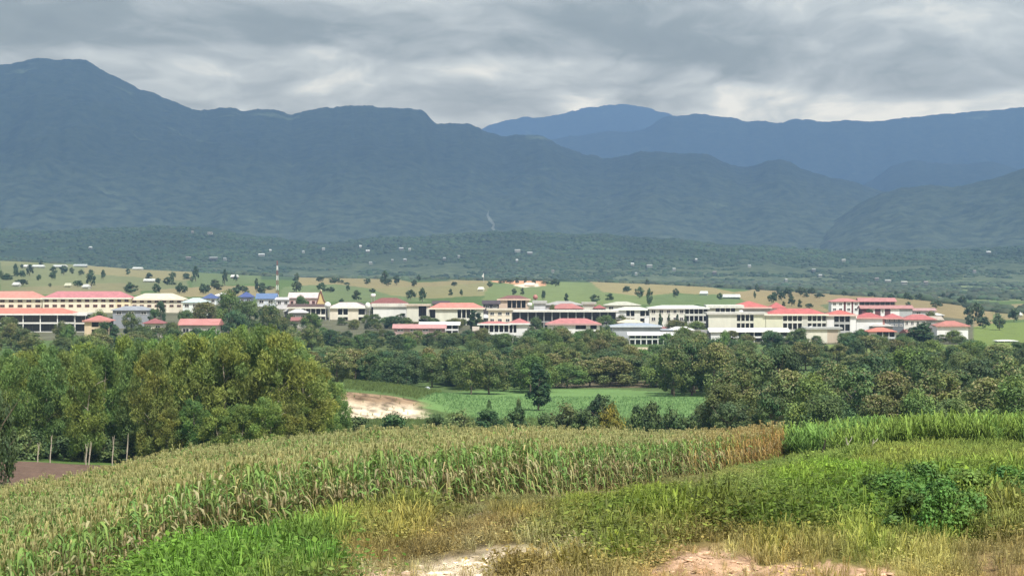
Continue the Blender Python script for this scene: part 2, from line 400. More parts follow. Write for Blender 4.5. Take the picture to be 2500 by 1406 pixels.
def ground_colour(px, d, z):
    py = py_of(z, d)
    x = (px - 1250) / F * d
    C = np.zeros((px.size, 3))
    n = near_cover(px, py)
    st = ridged((x + d * .9) / .9, (d - x * .4) / .7, 3, 99)[:, None]
    nearc = n[:, 0:3] * 0.85 * np.where(d[:, None] < 60, .45 + 1.0 * st, 1)
    base = np.tile(lin((92, 112, 66)), (px.size, 1))                   # valley meadow
    farv = np.tile(lin((78, 96, 70)), (px.size, 1))
    t = fbm(x / 90, d / 260, 4, 61)[:, None]
    pale = lin((150, 158, 108))
    farv = np.where(d[:, None] > 2300, farv * (1 - np.clip((t - .50) * 6, 0, 1)) + pale * np.clip((t - .50) * 6, 0, 1), farv)
    C = np.where(d[:, None] > 1800, farv, base)
    wob = (fbm(x / 25, d / 60, 3, 71) - 0.5) * 7
    for poly, c in FAR:
        near_field = poly[:, 1].min() > 900
        m = inpoly(px + wob * 2, py + wob * .6, poly) & ((d > 380) & (d < 650) if near_field else (d > 640))
        C[m] = lin(c) * .95 if c[0] > 200 else (lin(c) * .6 + lin((134, 132, 94)) * .4) * .82
    twn = (d > 830) & (d < 1120) & (py < 850) & (px < 2380)
    C = np.where(twn[:, None], lin((104, 104, 84)) * (.75 + .5 * fbm(x / 7, d / 7, 3, 63))[:, None], C)
    C = np.where(d[:, None] < 185, nearc, C)
    cm = corn_mask(px, d)
    C[cm] = lin((112, 84, 54))
    m = (d > 185) & (d < 300)
    C[m] = lin((88, 112, 58))
    m = (px < 330) & (d > 150) & (d < 262)
    C[m] = lin((112, 92, 80)) * (0.8 + 0.4 * fbm(px[m] / 9, d[m] / 2.5, 3, 77))[:, None]
    # eroded bank
    bk = (px > 560) & (px < 1070) & (d > 393) & (d < 409)
    f = np.clip((fbm(x / 1.3 + d * .4, d / 1.5, 4, 81) - .34) * 3.6, 0, 1)[:, None]
    up = np.clip((d - 398 - fbm(x / 3, d * 0, 3, 83) * 4) / 5, 0, 1)[:, None]
    bc = lin((246, 226, 198)) * (1 - up) + lin((158, 134, 108)) * up
    bc = bc * (.35 + .65 * f)
    edge = np.clip((1040 + 30 * fbm(x / 2, d, 2, 84) - px) / 50, 0, 1)[:, None]
    C = np.where(bk[:, None], bc * edge + C * (1 - edge), C)
    v = 0.82 + 0.36 * fbm(x / (d * .02 + .4), d / (d * .05 + .6), 4, 91)
    return C * v[:, None]

px_g = np.concatenate([np.arange(-1500, -200, 60.0), np.arange(-200, 2700, 6.0), np.arange(2700, 4001, 60.0)])
d_g = np.concatenate([np.geomspace(4, 30, 24)[:-1], np.geomspace(30, 240, 250)[:-1], np.geomspace(240, 388, 40)[:-1], np.arange(388, 420, .5), np.geomspace(420.5, 3600, 300)[:-1], np.geomspace(3600, 40000, 30)])
PX, DD = np.meshgrid(px_g, d_g)
ZZ = gz(PX, DD)
VV = np.stack([(PX - 1250) / F * DD, DD, ZZ], -1).reshape(-1, 3)
nc, nr = len(px_g), len(d_g)
ii = (np.arange(nr - 1)[:, None] * nc + np.arange(nc - 1)[None]).ravel()
FF = np.stack([ii, ii + 1, ii + nc + 1, ii + nc], -1)
CC = ground_colour(PX.ravel(), DD.ravel(), ZZ.ravel())

gm, t = newmat('ground_soil_and_grass')
a = t.n('ShaderNodeAttribute', attribute_name='Col')
g = t.n('ShaderNodeNewGeometry')
na = t.n('ShaderNodeTexNoise', {0: (g, 'Position'), 'Scale': 2.2, 'Detail': 8, 'Roughness': 0.7})
nb = t.n('ShaderNodeTexNoise', {0: (g, 'Position'), 'Scale': 0.12, 'Detail': 8, 'Roughness': 0.65})
f = t.math('ADD', t.math('MULTIPLY_ADD', t.math('SUBTRACT', (na, 0), 0.5), 1.1, 1.0), t.math('MULTIPLY', t.math('SUBTRACT', (nb, 0), 0.5), 0.8))
nc3 = t.n('ShaderNodeTexNoise', {0: (g, 'Position'), 'Scale': 11.0, 'Detail': 6, 'Roughness': 0.75})
f = t.math('MULTIPLY', f, t.math('MULTIPLY_ADD', t.math('SUBTRACT', (nc3, 0), 0.5), 1.4, 1.0))
cm_ = t.n('ShaderNodeVectorMath', {0: (a, 'Color'), 'Scale': f}, operation='SCALE')
bp = t.n('ShaderNodeBump', {'Height': (na, 0), 'Distance': 0.25, 'Strength': 0.8})
p = t.n('ShaderNodeBsdfPrincipled', {'Base Color': (cm_, 0), 'Roughness': 0.95, 'Normal': (bp, 0)})
p.inputs['Specular IOR Level'].default_value = 0.1
_out(t, p)
ground = mesh_np('ground', VV, FF, gm, CC, smooth=True)
tag(ground, kind='structure')

# ---------------------------------------------------------------- mountains and forested hills
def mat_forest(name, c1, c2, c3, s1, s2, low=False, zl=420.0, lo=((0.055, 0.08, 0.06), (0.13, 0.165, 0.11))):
    m, t = newmat(name)
    g = t.n('ShaderNodeNewGeometry')
    na = t.n('ShaderNodeTexNoise', {0: (g, 'Position'), 'Scale': s1, 'Detail': 8, 'Roughness': 0.7})
    nb = t.n('ShaderNodeTexNoise', {0: (g, 'Position'), 'Scale': s2, 'Detail': 6, 'Roughness': 0.6})
    ca = t.mix(t.ramp((na, 0), [(0.3, 0.0), (0.7, 1.0)]), (*c1, 1), (*c2, 1))
    cb = t.mix(t.ramp((nb, 0), [(0.64, 0.0), (0.70, 1.0)]), ca, (*c3, 1))
    bp = t.n('ShaderNodeBump', {'Height': (na, 0), 'Distance': 0.35 / s1, 'Strength': 0.45})
    if low:  # paler low down: base haze painted on the mountains, pale fields on the hills
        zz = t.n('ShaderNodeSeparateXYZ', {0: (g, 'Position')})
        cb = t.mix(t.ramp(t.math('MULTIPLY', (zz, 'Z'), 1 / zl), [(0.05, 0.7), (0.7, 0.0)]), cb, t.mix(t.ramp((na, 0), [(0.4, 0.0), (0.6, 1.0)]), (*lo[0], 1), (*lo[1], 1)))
    p = t.n('ShaderNodeBsdfPrincipled', {'Base Color': cb, 'Roughness': 0.95, 'Normal': (bp, 0)})
    p.inputs['Specular IOR Level'].default_value = 0.1
    _out(t, p)
    return m
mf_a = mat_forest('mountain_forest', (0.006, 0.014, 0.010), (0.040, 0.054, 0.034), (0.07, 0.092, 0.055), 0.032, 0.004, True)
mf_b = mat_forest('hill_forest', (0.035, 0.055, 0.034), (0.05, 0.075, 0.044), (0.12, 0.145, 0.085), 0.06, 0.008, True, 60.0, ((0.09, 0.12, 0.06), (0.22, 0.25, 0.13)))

def ridge(name, pts, D, Dfoot, mat, zfoot=3.0, gully=0.16, scale=420.0, step=7.0, rows=70, seed=0, rough=3.0, x0=-800, x1=3300, fall=0.55, power=1.25, fine=1.0):
    pts = np.array(pts, float)
    px = np.arange(x0, x1, step)
    py = np.interp(px, pts[:, 0], pts[:, 1])
    k = np.exp(-0.5 * (np.arange(-3, 4) / 1.1) ** 2); k /= k.sum()
    py = np.convolve(np.pad(py, 3, mode='edge'), k, 'valid')
    py = py + (fbm(px / 22, px * 0, 5, seed + 5, 0.72) - 0.5) * rough * 3
    zc = CZ + (HY - py) / F * D
    v = np.concatenate([np.linspace(0, 1, rows), 1 + np.linspace(0.05, 1.0, 12)])
    V_, X_ = np.meshgrid(v, px, indexing='ij')
    Zc = np.tile(zc, (len(v), 1))
    d = Dfoot + (D - Dfoot) * V_
    t_ = np.clip(V_, 0, 1) ** power
    z = zfoot + (Zc - zfoot) * t_
    back = np.clip(V_ - 1, 0, None)
    z = z - back * (Zc - zfoot) * fall
    x = (X_ - 1250) / F * d
    env = np.clip(V_, 0, 1) * np.clip((1 - V_) * 2.6, 0, 1)
    H_ = Zc - zfoot
    rg = ridged(x / scale + seed, d / (scale * 1.9), 5, seed + 20)
    rg2 = ridged(x / (scale * .33) + seed, d / (scale * .7), 4, seed + 27)
    z = z + env * H_ * gully * (rg - 0.62) * 3.2 + env * H_ * gully * (rg2 - .62) * 1.1
    z = z + (fbm(x / 26, d / 26, 3, seed + 40, .7) - .5) * 9 * fine * np.clip(V_ * 5, 0, 1) * np.clip(np.abs(1 - V_) * 12 + .25, 0, 1)
    V = np.stack([x, d, z], -1).reshape(-1, 3)
    n_, m_ = len(v), len(px)
    i_ = (np.arange(n_ - 1)[:, None] * m_ + np.arange(m_ - 1)[None]).ravel()
    o = mesh_np(name, V, np.stack([i_, i_ + 1, i_ + m_ + 1, i_ + m_], -1), mat, smooth=True)
    tag(o, kind='structure')
    return px, v, x, d, z

A_ = [(-800,260),(-300,190),(0,160),(45,154),(70,146),(90,142),(115,144),(140,148),(165,145),(195,142),(215,147),(232,158),(262,178),(300,195),(325,208),(345,219),(362,222),(400,240),(430,252),(460,262),(485,269),(520,266),(560,262),(590,272),(625,268),(665,266),(690,272),(705,284),(730,276),(760,268),(800,262),(850,260),(900,258),(940,263),(1000,264),(1025,269),(1043,280),(1060,298),(1075,305),(1100,300),(1140,302),(1170,314),(1210,330),(1240,332),(1270,328),(1320,332),(1350,345),(1365,356),(1420,374),(1490,388),(1530,378),(1575,368),(1610,372),(1660,375),(1715,373),(1740,380),(1780,402),(1810,409),(1840,405),(1875,392),(1905,390),(1925,396),(1955,413),(2020,432),(2080,442),(2140,462),(2300,500),(2700,540),(3300,560)]
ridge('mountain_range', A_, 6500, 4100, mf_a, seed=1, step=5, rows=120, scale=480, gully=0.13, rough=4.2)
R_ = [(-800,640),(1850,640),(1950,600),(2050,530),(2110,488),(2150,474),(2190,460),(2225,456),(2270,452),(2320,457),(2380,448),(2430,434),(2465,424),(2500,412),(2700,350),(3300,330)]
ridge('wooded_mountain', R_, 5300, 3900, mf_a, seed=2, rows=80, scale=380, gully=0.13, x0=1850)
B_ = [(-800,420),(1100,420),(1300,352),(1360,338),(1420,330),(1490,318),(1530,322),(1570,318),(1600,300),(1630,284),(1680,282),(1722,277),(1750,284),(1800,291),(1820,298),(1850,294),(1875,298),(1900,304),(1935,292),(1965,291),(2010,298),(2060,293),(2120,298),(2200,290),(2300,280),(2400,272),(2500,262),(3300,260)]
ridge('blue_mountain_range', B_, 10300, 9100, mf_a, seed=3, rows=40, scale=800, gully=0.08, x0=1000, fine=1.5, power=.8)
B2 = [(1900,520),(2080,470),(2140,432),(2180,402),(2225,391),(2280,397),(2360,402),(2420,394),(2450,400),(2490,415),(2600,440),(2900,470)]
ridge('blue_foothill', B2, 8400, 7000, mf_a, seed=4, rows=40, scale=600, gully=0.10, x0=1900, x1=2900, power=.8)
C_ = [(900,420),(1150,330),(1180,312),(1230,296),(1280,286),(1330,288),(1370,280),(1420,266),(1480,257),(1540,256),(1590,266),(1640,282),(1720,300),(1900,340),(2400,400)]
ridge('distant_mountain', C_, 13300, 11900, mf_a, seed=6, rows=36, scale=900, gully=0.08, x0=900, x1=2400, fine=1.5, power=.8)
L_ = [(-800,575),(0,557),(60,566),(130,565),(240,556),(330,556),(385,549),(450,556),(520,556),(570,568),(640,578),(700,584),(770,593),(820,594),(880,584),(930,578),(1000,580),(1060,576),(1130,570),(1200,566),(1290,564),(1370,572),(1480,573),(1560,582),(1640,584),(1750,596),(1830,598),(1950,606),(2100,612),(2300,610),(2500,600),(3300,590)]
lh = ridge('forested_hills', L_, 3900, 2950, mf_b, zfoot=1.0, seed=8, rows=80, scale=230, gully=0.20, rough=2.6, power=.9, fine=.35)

# ---------------------------------------------------------------- leaf and plant templates
def rot_to(n):
    return n / np.maximum(np.linalg.norm(n, axis=1, keepdims=True), 1e-9)

def cards(c, a, b):
    """rhombic leaf cards at c with half axes a and b"""
    V = np.stack([c - a, c + b, c + a, c - b], 1).reshape(-1, 3)
    Fq = np.arange(len(V)).reshape(-1, 4)
    return V, Fq

def crown(seed, H, Rr, z0, ncl, nlf, la, lb, base, rc=0.24, droop=0.0, flower=None, prof='round', dens_in=0.3):
    g = np.random.default_rng(seed)
    h = H - z0
    t = g.random(ncl) ** 0.8
    if prof == 'round': w_ = np.sqrt(np.clip(1 - (2 * t - 0.85) ** 2 / 1.35, 0.05, 1))
    elif prof == 'col': w_ = np.clip(1.1 - 0.5 * t, .3, 1) * np.clip(t * 8 + .35, 0, 1)
    elif prof == 'dome': w_ = np.sqrt(np.clip(1 - t ** 2, 0.05, 1))
    else:
        t = g.random(ncl)
        w_ = np.sqrt(np.clip(1 - t ** 4.5, .12, 1)) * np.clip(.66 + t * .9, 0, 1)
    ang = g.random(ncl) * 6.283 + np.arange(ncl) * 2.4
    rr = Rr * w_ * np.sqrt(g.random(ncl) * .85 + .15) * 0.82
    cen = np.stack([np.cos(ang) * rr, np.sin(ang) * rr, z0 + h * (0.08 + 0.84 * t)], 1)
    rcl = Rr * rc * g.uniform(0.55, 1.65, ncl)
    k = g.integers(0, ncl, ncl * nlf)
    u = rot_to(g.normal(size=(len(k), 3)))
    rad = g.uniform(0.45, 1.08, len(k))
    off = u * (rcl[k] * rad)[:, None] * np.array([1, 1, .8 + droop])
    c = cen[k] + off
    if droop:
        c[:, 2] -= g.random(len(k)) * droop * rcl[k] * 1.2
    nrm = rot_to(u + np.array([0, 0, 0.5]) + g.normal(size=u.shape) * 0.55)
    tang = rot_to(np.cross(nrm, g.normal(size=u.shape)))
    if droop:
        tang = rot_to(tang * (1 - droop * .8) + np.array([0, 0, -1.0]) * droop * 1.6)
        nrm = rot_to(np.cross(tang, g.normal(size=u.shape)))
    bi = rot_to(np.cross(nrm, tang))
    s = g.uniform(0.6, 1.35, len(k))
    V, Fq = cards(c, tang * (la * s)[:, None], bi * (lb * s)[:, None])
    cf = g.uniform(0.72, 1.3, ncl)[k] * g.uniform(0.75, 1.25, len(k))
    hue = g.uniform(-.12, .12, ncl)[k]
    Cc = np.array(base)[None] * cf[:, None] * np.stack([1 + hue, np.ones_like(hue), 1 - hue], 1)
    if flower is not None:
        top = (u[:, 2] > 0.25) & (t[k] > 0.45) & (g.random(len(k)) < flower[3])
        Cc[top] = np.array(flower[:3]) * g.uniform(.7, 1.2, (top.sum(), 1))
    return V, Fq, np.repeat(Cc, 4, axis=0)

def tube(pts, rad, n=6):
    pts = np.array(pts, float); V = []
    for i, p_ in enumerate(pts):
        d_ = pts[min(i + 1, len(pts) - 1)] - pts[max(i - 1, 0)]
        d_ /= max(np.linalg.norm(d_), 1e-9)
        a_ = np.cross(d_, [0.31, 0.9, 0.2]); a_ /= np.linalg.norm(a_); b_ = np.cross(d_, a_)
        for j in range(n):
            th = 6.28318 * j / n
            V.append(p_ + (a_ * math.cos(th) + b_ * math.sin(th)) * rad[i])
    Fq = [(i * n + j, i * n + (j + 1) % n, (i + 1) * n + (j + 1) % n, (i + 1) * n + j) for i in range(len(pts) - 1) for j in range(n)]
    return np.array(V), np.array(Fq)
def join(parts):
    Vs, Fs, o = [], [], 0
    for V, Fq in parts:
        Vs.append(V); Fs.append(Fq + o); o += len(V)
    return np.concatenate(Vs), np.concatenate(Fs)

def trunk_mesh(seed, H, Rr, z0, r0, limbs=6):
    g = np.random.default_rng(seed + 500)
    top = z0 + (H - z0) * 0.75
    n = 7
    zz = np.linspace(-0.6, top, n)
    wob = np.cumsum(g.normal(size=(n, 2)) * 0.025 * H / n * 3, axis=0); wob -= wob[0]
    axis = np.column_stack([wob, zz])
    parts = [tube(axis, np.linspace(r0, r0 * .25, n))]
    for i in range(limbs):
        s = g.uniform(.3, .85); b = axis[0] + (axis[-1] - axis[0]) * s
        b = np.array([np.interp(s * (n - 1), range(n), axis[:, q]) for q in range(3)])
        an = g.random() * 6.28; L = Rr * g.uniform(.5, .85)
        e = b + np.array([math.cos(an) * L, math.sin(an) * L, L * g.uniform(.4, 1.0)])
        m = (b + e) / 2 + g.normal(size=3) * L * .08
        parts.append(tube([b, m, e], [r0 * .4, r0 * .26, r0 * .1], 5))
    return join(parts)

m_leaf = mat_leaf('tree_leaves', 0.35, 1.0, 0.22)
m_euc = mat_leaf('eucalyptus_leaves', 0.22, 1.0, 0.45)
m_stuff = mat_leaf('field_plants', 0.0, 1.0, 0.3)
m_bark = mat_plain('grey_bark', (0.16, 0.13, 0.10), 0.9, 0.3, 3.0)
m_pale = mat_plain('pale_bark', (0.42, 0.37, 0.30), 0.85, 0.3, 2.0)

tmpl = {}
def make_template(key, kind, seed, H, Rr, z0, ncl, nlf, la, lb, base, bark, leaf, r0, **kw):
    V, Fq, C = crown(seed, H, Rr, z0, ncl, nlf, la, lb, base, **kw)
    co = mesh_np('crown', V, Fq, leaf, C)
    Vt, Ft = trunk_mesh(seed, H, Rr, z0, r0)
    to = mesh_np('trunk', Vt, Ft, bark, smooth=True)
    cme, tme = co.data, to.data
    bpy.data.objects.remove(co); bpy.data.objects.remove(to)
    tmpl.setdefault(key, []).append((cme, tme, H, Rr))

G1 = (0.135, 0.190, 0.068)
for s in range(6):
    fl = (0.30, 0.27, 0.13, .34) if s in (1, 4) else ((0.17, 0.18, 0.08, .25) if s in (2,) else None)
    make_template('broad', 'broad', 10 + s, 9.0, 4.6, .4, 38, 210, .20, .12, [G1, (0.170, .205, .066), (.120, .185, .068), (.090, .145, .062), (.165, .195, .068), (.155, .235, .064)][s], m_bark, m_leaf, .28, flower=fl, prof='round')
for s in range(4):
    make_template('far', 'far', 30 + s, 8.0, 4.0, .8, 20, 42, .50, .34, [(.075, .120, .062), (.085, .128, .062), (.070, .110, .062), (.095, .135, .065)][s], m_bark, m_leaf, .28, rc=.30, prof='round')
for s in range(5):
    make_template('euc', 'euc', 50 + s, 16.0, 3.6, .9, 92, 170, .24, .072, [(.235, .325, .085), (.20, .30, .085), (.255, .33, .085), (.185, .29, .09), (.26, .31, .085)][s], m_pale, m_euc, .20, rc=.20, droop=.42, prof='oval')
make_template('column', 'column', 70, 8.0, 1.5, .6, 34, 90, .26, .15, (.052, .088, .036), m_bark, m_leaf, .2, rc=.36, prof='col')
for s in range(3):
    make_template('bush', 'bush', 80 + s, 1.7, 1.25, .05, 26, 130, .075, .045, [(.115, .22, .048), (.095, .19, .045), (.14, .24, .052)][s], m_bark, m_leaf, .03, rc=.25, prof='dome')
    make_template('shrub', 'shrub', 90 + s, 3.2, 2.4, .1, 22, 80, .20, .12, [(.11, .17, .06), (.09, .15, .055), (.13, .18, .065)][s], m_bark, m_leaf, .08, rc=.30, prof='dome')
make_template('gold', 'gold', 97, 2.4, 2.8, .1, 24, 80, .18, .11, (.22, .20, .035), m_bark, m_leaf, .08, rc=.28, prof='dome')

def tree(key, px, d, height, width, label, cat, group, name, idx=None, base_z=None, rz=None, lean=(0, 0)):
    L = tmpl[key]
    cme, tme, H, Rr = L[(idx if idx is not None else random.randrange(len(L))) % len(L)]
    x, y, z = gpt(px, d)
    root = thing(name, (x, y, z if base_z is None else base_z), label, cat, group, random.random() * 6.28 if rz is None else rz)
    sxy = width / (2 * Rr) ; sz = height / H
    root.rotation_euler = (lean[0], lean[1], root.rotation_euler.z)
    for nm, me in (('crown', cme), ('trunk', tme)):
        o = bpy.data.objects.new(nm, me); col.objects.link(o); o.parent = root
        o.scale = (sxy, sxy, sz) if nm == 'crown' else ((sxy + sz) / 2 * .9, (sxy + sz) / 2 * .9, sz)
    return root
def tree_px(key, px, ytop, d, wpx, label, cat, group, name, idx=None, lean=(0, 0)):
    gy = float(py_of(gz(px, d), d))
    h = max((gy - ytop) / F * d, 1.0)
    return tree(key, px, d, h, wpx / F * d, label, cat, group, name, idx, lean=lean)
# ---------------------------------------------------------------- town
class MB:
    def __init__(s): s.V = []; s.F = []
    def box(s, x0, x1, y0, y1, z0, z1):
        n = len(s.V)
        s.V += [(x0,y0,z0),(x1,y0,z0),(x1,y1,z0),(x0,y1,z0),(x0,y0,z1),(x1,y0,z1),(x1,y1,z1),(x0,y1,z1)]
        s.F += [(n,n+3,n+2,n+1),(n+4,n+5,n+6,n+7),(n,n+1,n+5,n+4),(n+1,n+2,n+6,n+5),(n+2,n+3,n+7,n+6),(n+3,n,n+4,n+7)]
        return s
    def poly(s, vs, fs):
        n = len(s.V); s.V += list(vs); s.F += [tuple(i + n for i in f) for f in fs]; return s
    def build(s, name, mat, parent=None, smooth=False):
        me = bpy.data.meshes.new(name); me.from_pydata(s.V, [], s.F); me.materials.append(mat)
        if smooth:
            for p_ in me.polygons: p_.use_smooth = True
        o = bpy.data.objects.new(name, me); col.objects.link(o)
        if parent: o.parent = parent
        return o

def hip(mb, x0, x1, y0, y1, ze, zr, inset):
    w = (x1 - x0) / 2; i = min(inset, w * .96); ym = (y0 + y1) / 2; t = .18
    mb.poly([(x0,y0,ze),(x1,y0,ze),(x1,y1,ze),(x0,y1,ze),(x0+i,ym,zr),(x1-i,ym,zr),
             (x0,y0,ze-t),(x1,y0,ze-t),(x1,y1,ze-t),(x0,y1,ze-t)],
            [(0,1,5,4),(1,2,5),(2,3,4,5),(3,0,4),(9,8,7,6),(6,7,1,0),(7,8,2,1),(8,9,3,2),(9,6,0,3)])
def gable_front(mb, x0, x1, y0, y1, ze, zr):
    xm = (x0 + x1) / 2; t = .2
    mb.poly([(x0,y0,ze),(xm,y0,zr),(x1,y0,ze),(x0,y1,ze),(xm,y1,zr),(x1,y1,ze),(x0,y0,ze-t),(xm,y0,zr-t),(x1,y0,ze-t),(x0,y1,ze-t),(xm,y1,zr-t),(x1,y1,ze-t)],
            [(0,1,4,3),(1,2,5,4),(6,9,10,7),(7,10,11,8),(0,6,7,1),(1,7,8,2),(3,4,10,9),(4,5,11,10),(0,3,9,6),(2,8,11,5)])

DARK = (54, 52, 58)
_win = {}
def window(root, x, z, w_, h_, y, fc, pc=DARK):
    key = (round(w_, 1), round(h_, 1), fc, pc)
    if key not in _win:
        m = MB(); b = .14
        m.box(-w_/2, w_/2, -.10, .0, h_/2 - b, h_/2).box(-w_/2, w_/2, -.14, .0, -h_/2, -h_/2 + b)
        m.box(-w_/2, -w_/2 + b, -.08, .0, -h_/2 + b, h_/2 - b).box(w_/2 - b, w_/2, -.08, .0, -h_/2 + b, h_/2 - b).box(-.05, .05, -.07, 0, -h_/2 + b, h_/2 - b)
        f = m.build('window', paint(fc), None)
        p_ = MB().box(-w_/2 + b, w_/2 - b, -.03, .0, -h_/2 + b, h_/2 - b).build('pane', paint(pc, 'glass'), None)
        _win[key] = (f.data, p_.data)
        bpy.data.objects.remove(f); bpy.data.objects.remove(p_)
    fm, pm = _win[key]
    f = bpy.data.objects.new('window', fm); col.objects.link(f); f.parent = root; f.location = (x, y, z)
    p_ = bpy.data.objects.new('pane', pm); col.objects.link(p_); p_.parent = f
    return f

def building(label, x0, x1, yt, ye, yb, d, wall, rk, rc, nf=1, segs=None, dep=10, yaw=0, over=.7, fascia=None, rail=.22, name='town_building', cat='building', group='buildings of the town', back=(96, 92, 90), slab=(232, 228, 216), ridge_in=None):
    xc = (x0 + x1) / 2
    X, _, _ = ray(xc, 700, d)
    S = d / F
    zb, ze = zat(yb, d), zat(ye, d)
    g = float(gz(xc, d))
    root = thing(name, (X, d, g), label, cat, group, R(yaw))
    L = lambda px: (px - xc) * S
    a, b = L(x0), L(x1)
    bot = min(zb, g) - g - 1.5
    Z0, Z1 = zb - g, ze - g
    segs = segs or [(x0, x1, 'w', max(2, int((b - a) / 4)))]
    has_bay = any(s_[2] == 'b' for s_ in segs)
    rec = 1.9 if has_bay else 0.0
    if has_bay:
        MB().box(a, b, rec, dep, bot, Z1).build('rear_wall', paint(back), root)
        mb = MB()
    fh = (Z1 - Z0) / nf
    for s_ in segs:
        p0, p1 = L(s_[0]), L(s_[1])
        wc = s_[4] if len(s_) > 4 and s_[4] else wall
        if s_[2] in 'sw':
            MB().box(p0, p1, 0, rec - .004 if has_bay else dep, bot, Z1 - .004 * (s_[2] == 's')).build('wall', paint(wc), root)
            if s_[2] == 'w' and s_[3]:
                n_ = s_[3]; fc = s_[5] if len(s_) > 5 else (235, 232, 225)
                pitch = (p1 - p0) / n_
                ww = min(pitch * .55, 2.2); hh = min(fh * .5, 1.6)
                for k in range(n_):
                    for q in range(nf):
                        window(root, p0 + pitch * (k + .5), Z0 + fh * (q + .52), ww, hh, -.004, fc)
        else:
            n_ = s_[3]
            for q in range(nf + 0):
                z_ = Z0 + fh * q
                MB().box(p0, p1, -.05, rec - .004, z_ - .16, z_ + .10).build('balcony_floor', paint(slab), root)
                MB().box(p0, p1, -.03, .08, z_ + .1, z_ + min(.95, fh * rail)).build('railing', paint(slab if q % 2 == 0 else tuple(int(v * .93) for v in slab)), root)
                pitch = (p1 - p0) / max(n_, 1)
                for k in range(n_):
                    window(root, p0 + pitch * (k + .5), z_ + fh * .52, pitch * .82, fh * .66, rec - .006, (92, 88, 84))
            for k in range(n_ + 1):
                xk = p0 + (p1 - p0) * k / max(n_, 1)
                MB().box(max(xk - .17, p0), min(xk + .17, p1), .0, .3, bot, Z1 - .01).build('column', paint(slab), root)
    zr = max(zat(yt, d + (dep / 2 if rk != 'flat' else 0)) - g, Z1 + .3)
    o = over
    rm = paint(rc, 'roof')
    m = MB()
    if rk == 'hip': hip(m, a - o, b + o, -o, dep + o, Z1 + .02, zr, ridge_in if ridge_in is not None else dep / 2)
    elif rk == 'gable':
        hip(m, a - o, b + o, -o, dep + o, Z1 + .02, zr, .02)
    elif rk == 'front':
        gable_front(m, a - o, b + o, -o, dep + o, Z1 + .02, zr)
        MB().poly([(a, .02, Z1 - .01), (b, .02, Z1 - .01), ((a + b) / 2, .02, zr - .35), (a, .3, Z1 - .01), (b, .3, Z1 - .01), ((a + b) / 2, .3, zr - .35)],
                  [(0, 1, 2), (5, 4, 3), (0, 3, 4, 1), (1, 4, 5, 2), (2, 5, 3, 0)]).build('gable_wall', paint(wall), root)
    elif rk == 'shed':
        m.poly([(a-o,-o,Z1),(b+o,-o,Z1),(b+o,dep+o,zr),(a-o,dep+o,zr),(a-o,-o,Z1-.15),(b+o,-o,Z1-.15),(b+o,dep+o,zr-.15),(a-o,dep+o,zr-.15)],
               [(0,1,2,3),(7,6,5,4),(0,4,5,1),(1,5,6,2),(2,6,7,3),(3,7,4,0)])
    else:
        m.box(a - o, b + o, -o, dep + o, Z1, zr)
    m.build('roof', rm, root)
    if fascia:
        MB().box(a - o - .02, b + o + .02, -o - .12, -o - .004, Z1 - .38, Z1 + .22).build('fascia', paint(fascia), root)
    return root

W_ = (236, 234, 226); CR = (238, 228, 200); PCH = (232, 200, 160); WH = (244, 244, 240)
MAST_W = .5
SAL = (222, 122, 112); RED = (204, 84, 76); PNK = (224, 140, 140); ORG = (238, 128, 92)
bl = building
# left block
bl('long cream dormitory with salmon roof and brown framed windows at the left edge', -70, 103, 711, 729, 753, 1006, (246, 226, 190), 'hip', (232, 140, 118), 2, [(-70, 103, 'w', 8, None, (176, 92, 66))], 12, fascia=(250, 232, 208))
bl('long two storey cream dormitory under a pink roof with brown framed windows', 104, 318, 711, 728, 753, 1000, (246, 230, 196), 'hip', (216, 118, 124), 2, [(104, 282, 'w', 9, None, (176, 92, 66)), (282, 318, 'w', 2, (244, 226, 170), (176, 92, 66))], 12, fascia=(252, 236, 214))
bl('cream hip roofed block at the right end of the pink roofed dormitory', 319, 446, 716, 731, 752, 1004, (240, 226, 196), 'hip', (236, 222, 188), 2, [(319, 446, 'w', 7, None, (170, 110, 90))], 12, fascia=(244, 222, 196))
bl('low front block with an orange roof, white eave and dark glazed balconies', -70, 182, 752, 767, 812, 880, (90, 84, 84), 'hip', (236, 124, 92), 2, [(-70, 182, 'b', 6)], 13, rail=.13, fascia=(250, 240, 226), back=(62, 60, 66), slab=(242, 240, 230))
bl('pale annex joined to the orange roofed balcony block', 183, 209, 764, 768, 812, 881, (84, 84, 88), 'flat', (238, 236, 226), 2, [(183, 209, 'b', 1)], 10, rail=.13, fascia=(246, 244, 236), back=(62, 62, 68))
bl('small peach house with a salmon hip roof among the grove tops', 206, 266, 770, 783, 822, 800, (232, 196, 146), 'hip', (218, 122, 110), 2, [(206, 222, 's', 0), (222, 242, 'b', 1, None), (242, 266, 's', 0)], 9, fascia=(214, 130, 112), back=(66, 58, 58), slab=(232, 200, 156))
bl('small house with a dull red roof right of the peach house', 352, 396, 777, 789, 812, 790, (220, 204, 184), 'hip', (176, 92, 92), 1, [(352, 396, 'w', 2)], 8)
bl('long grey house with a wavy pinkish gable roof above the green grove', 438, 530, 778, 793, 822, 770, (196, 186, 178), 'gable', (224, 132, 124), 1, [(438, 530, 'w', 3)], 9, yaw=-3)
bl('blue grey metal canopy between dormitory and trees', 275, 366, 747, 757, 772, 905, (150, 156, 168), 'hip', (160, 166, 178), 1, [(275, 366, 'w', 3)], 9)
bl('pale teal roofed shed at the right end of the dormitories', 446, 506, 727, 738, 755, 990, (226, 236, 234), 'hip', (196, 220, 222), 1, [(446, 506, 'w', 3)], 9)
bl('bright blue roofed hall behind the dark trees, leftmost of the blue roofs', 496, 528, 716, 728, 742, 1085, (224, 232, 240), 'hip', (72, 100, 166), 1, None, 9)
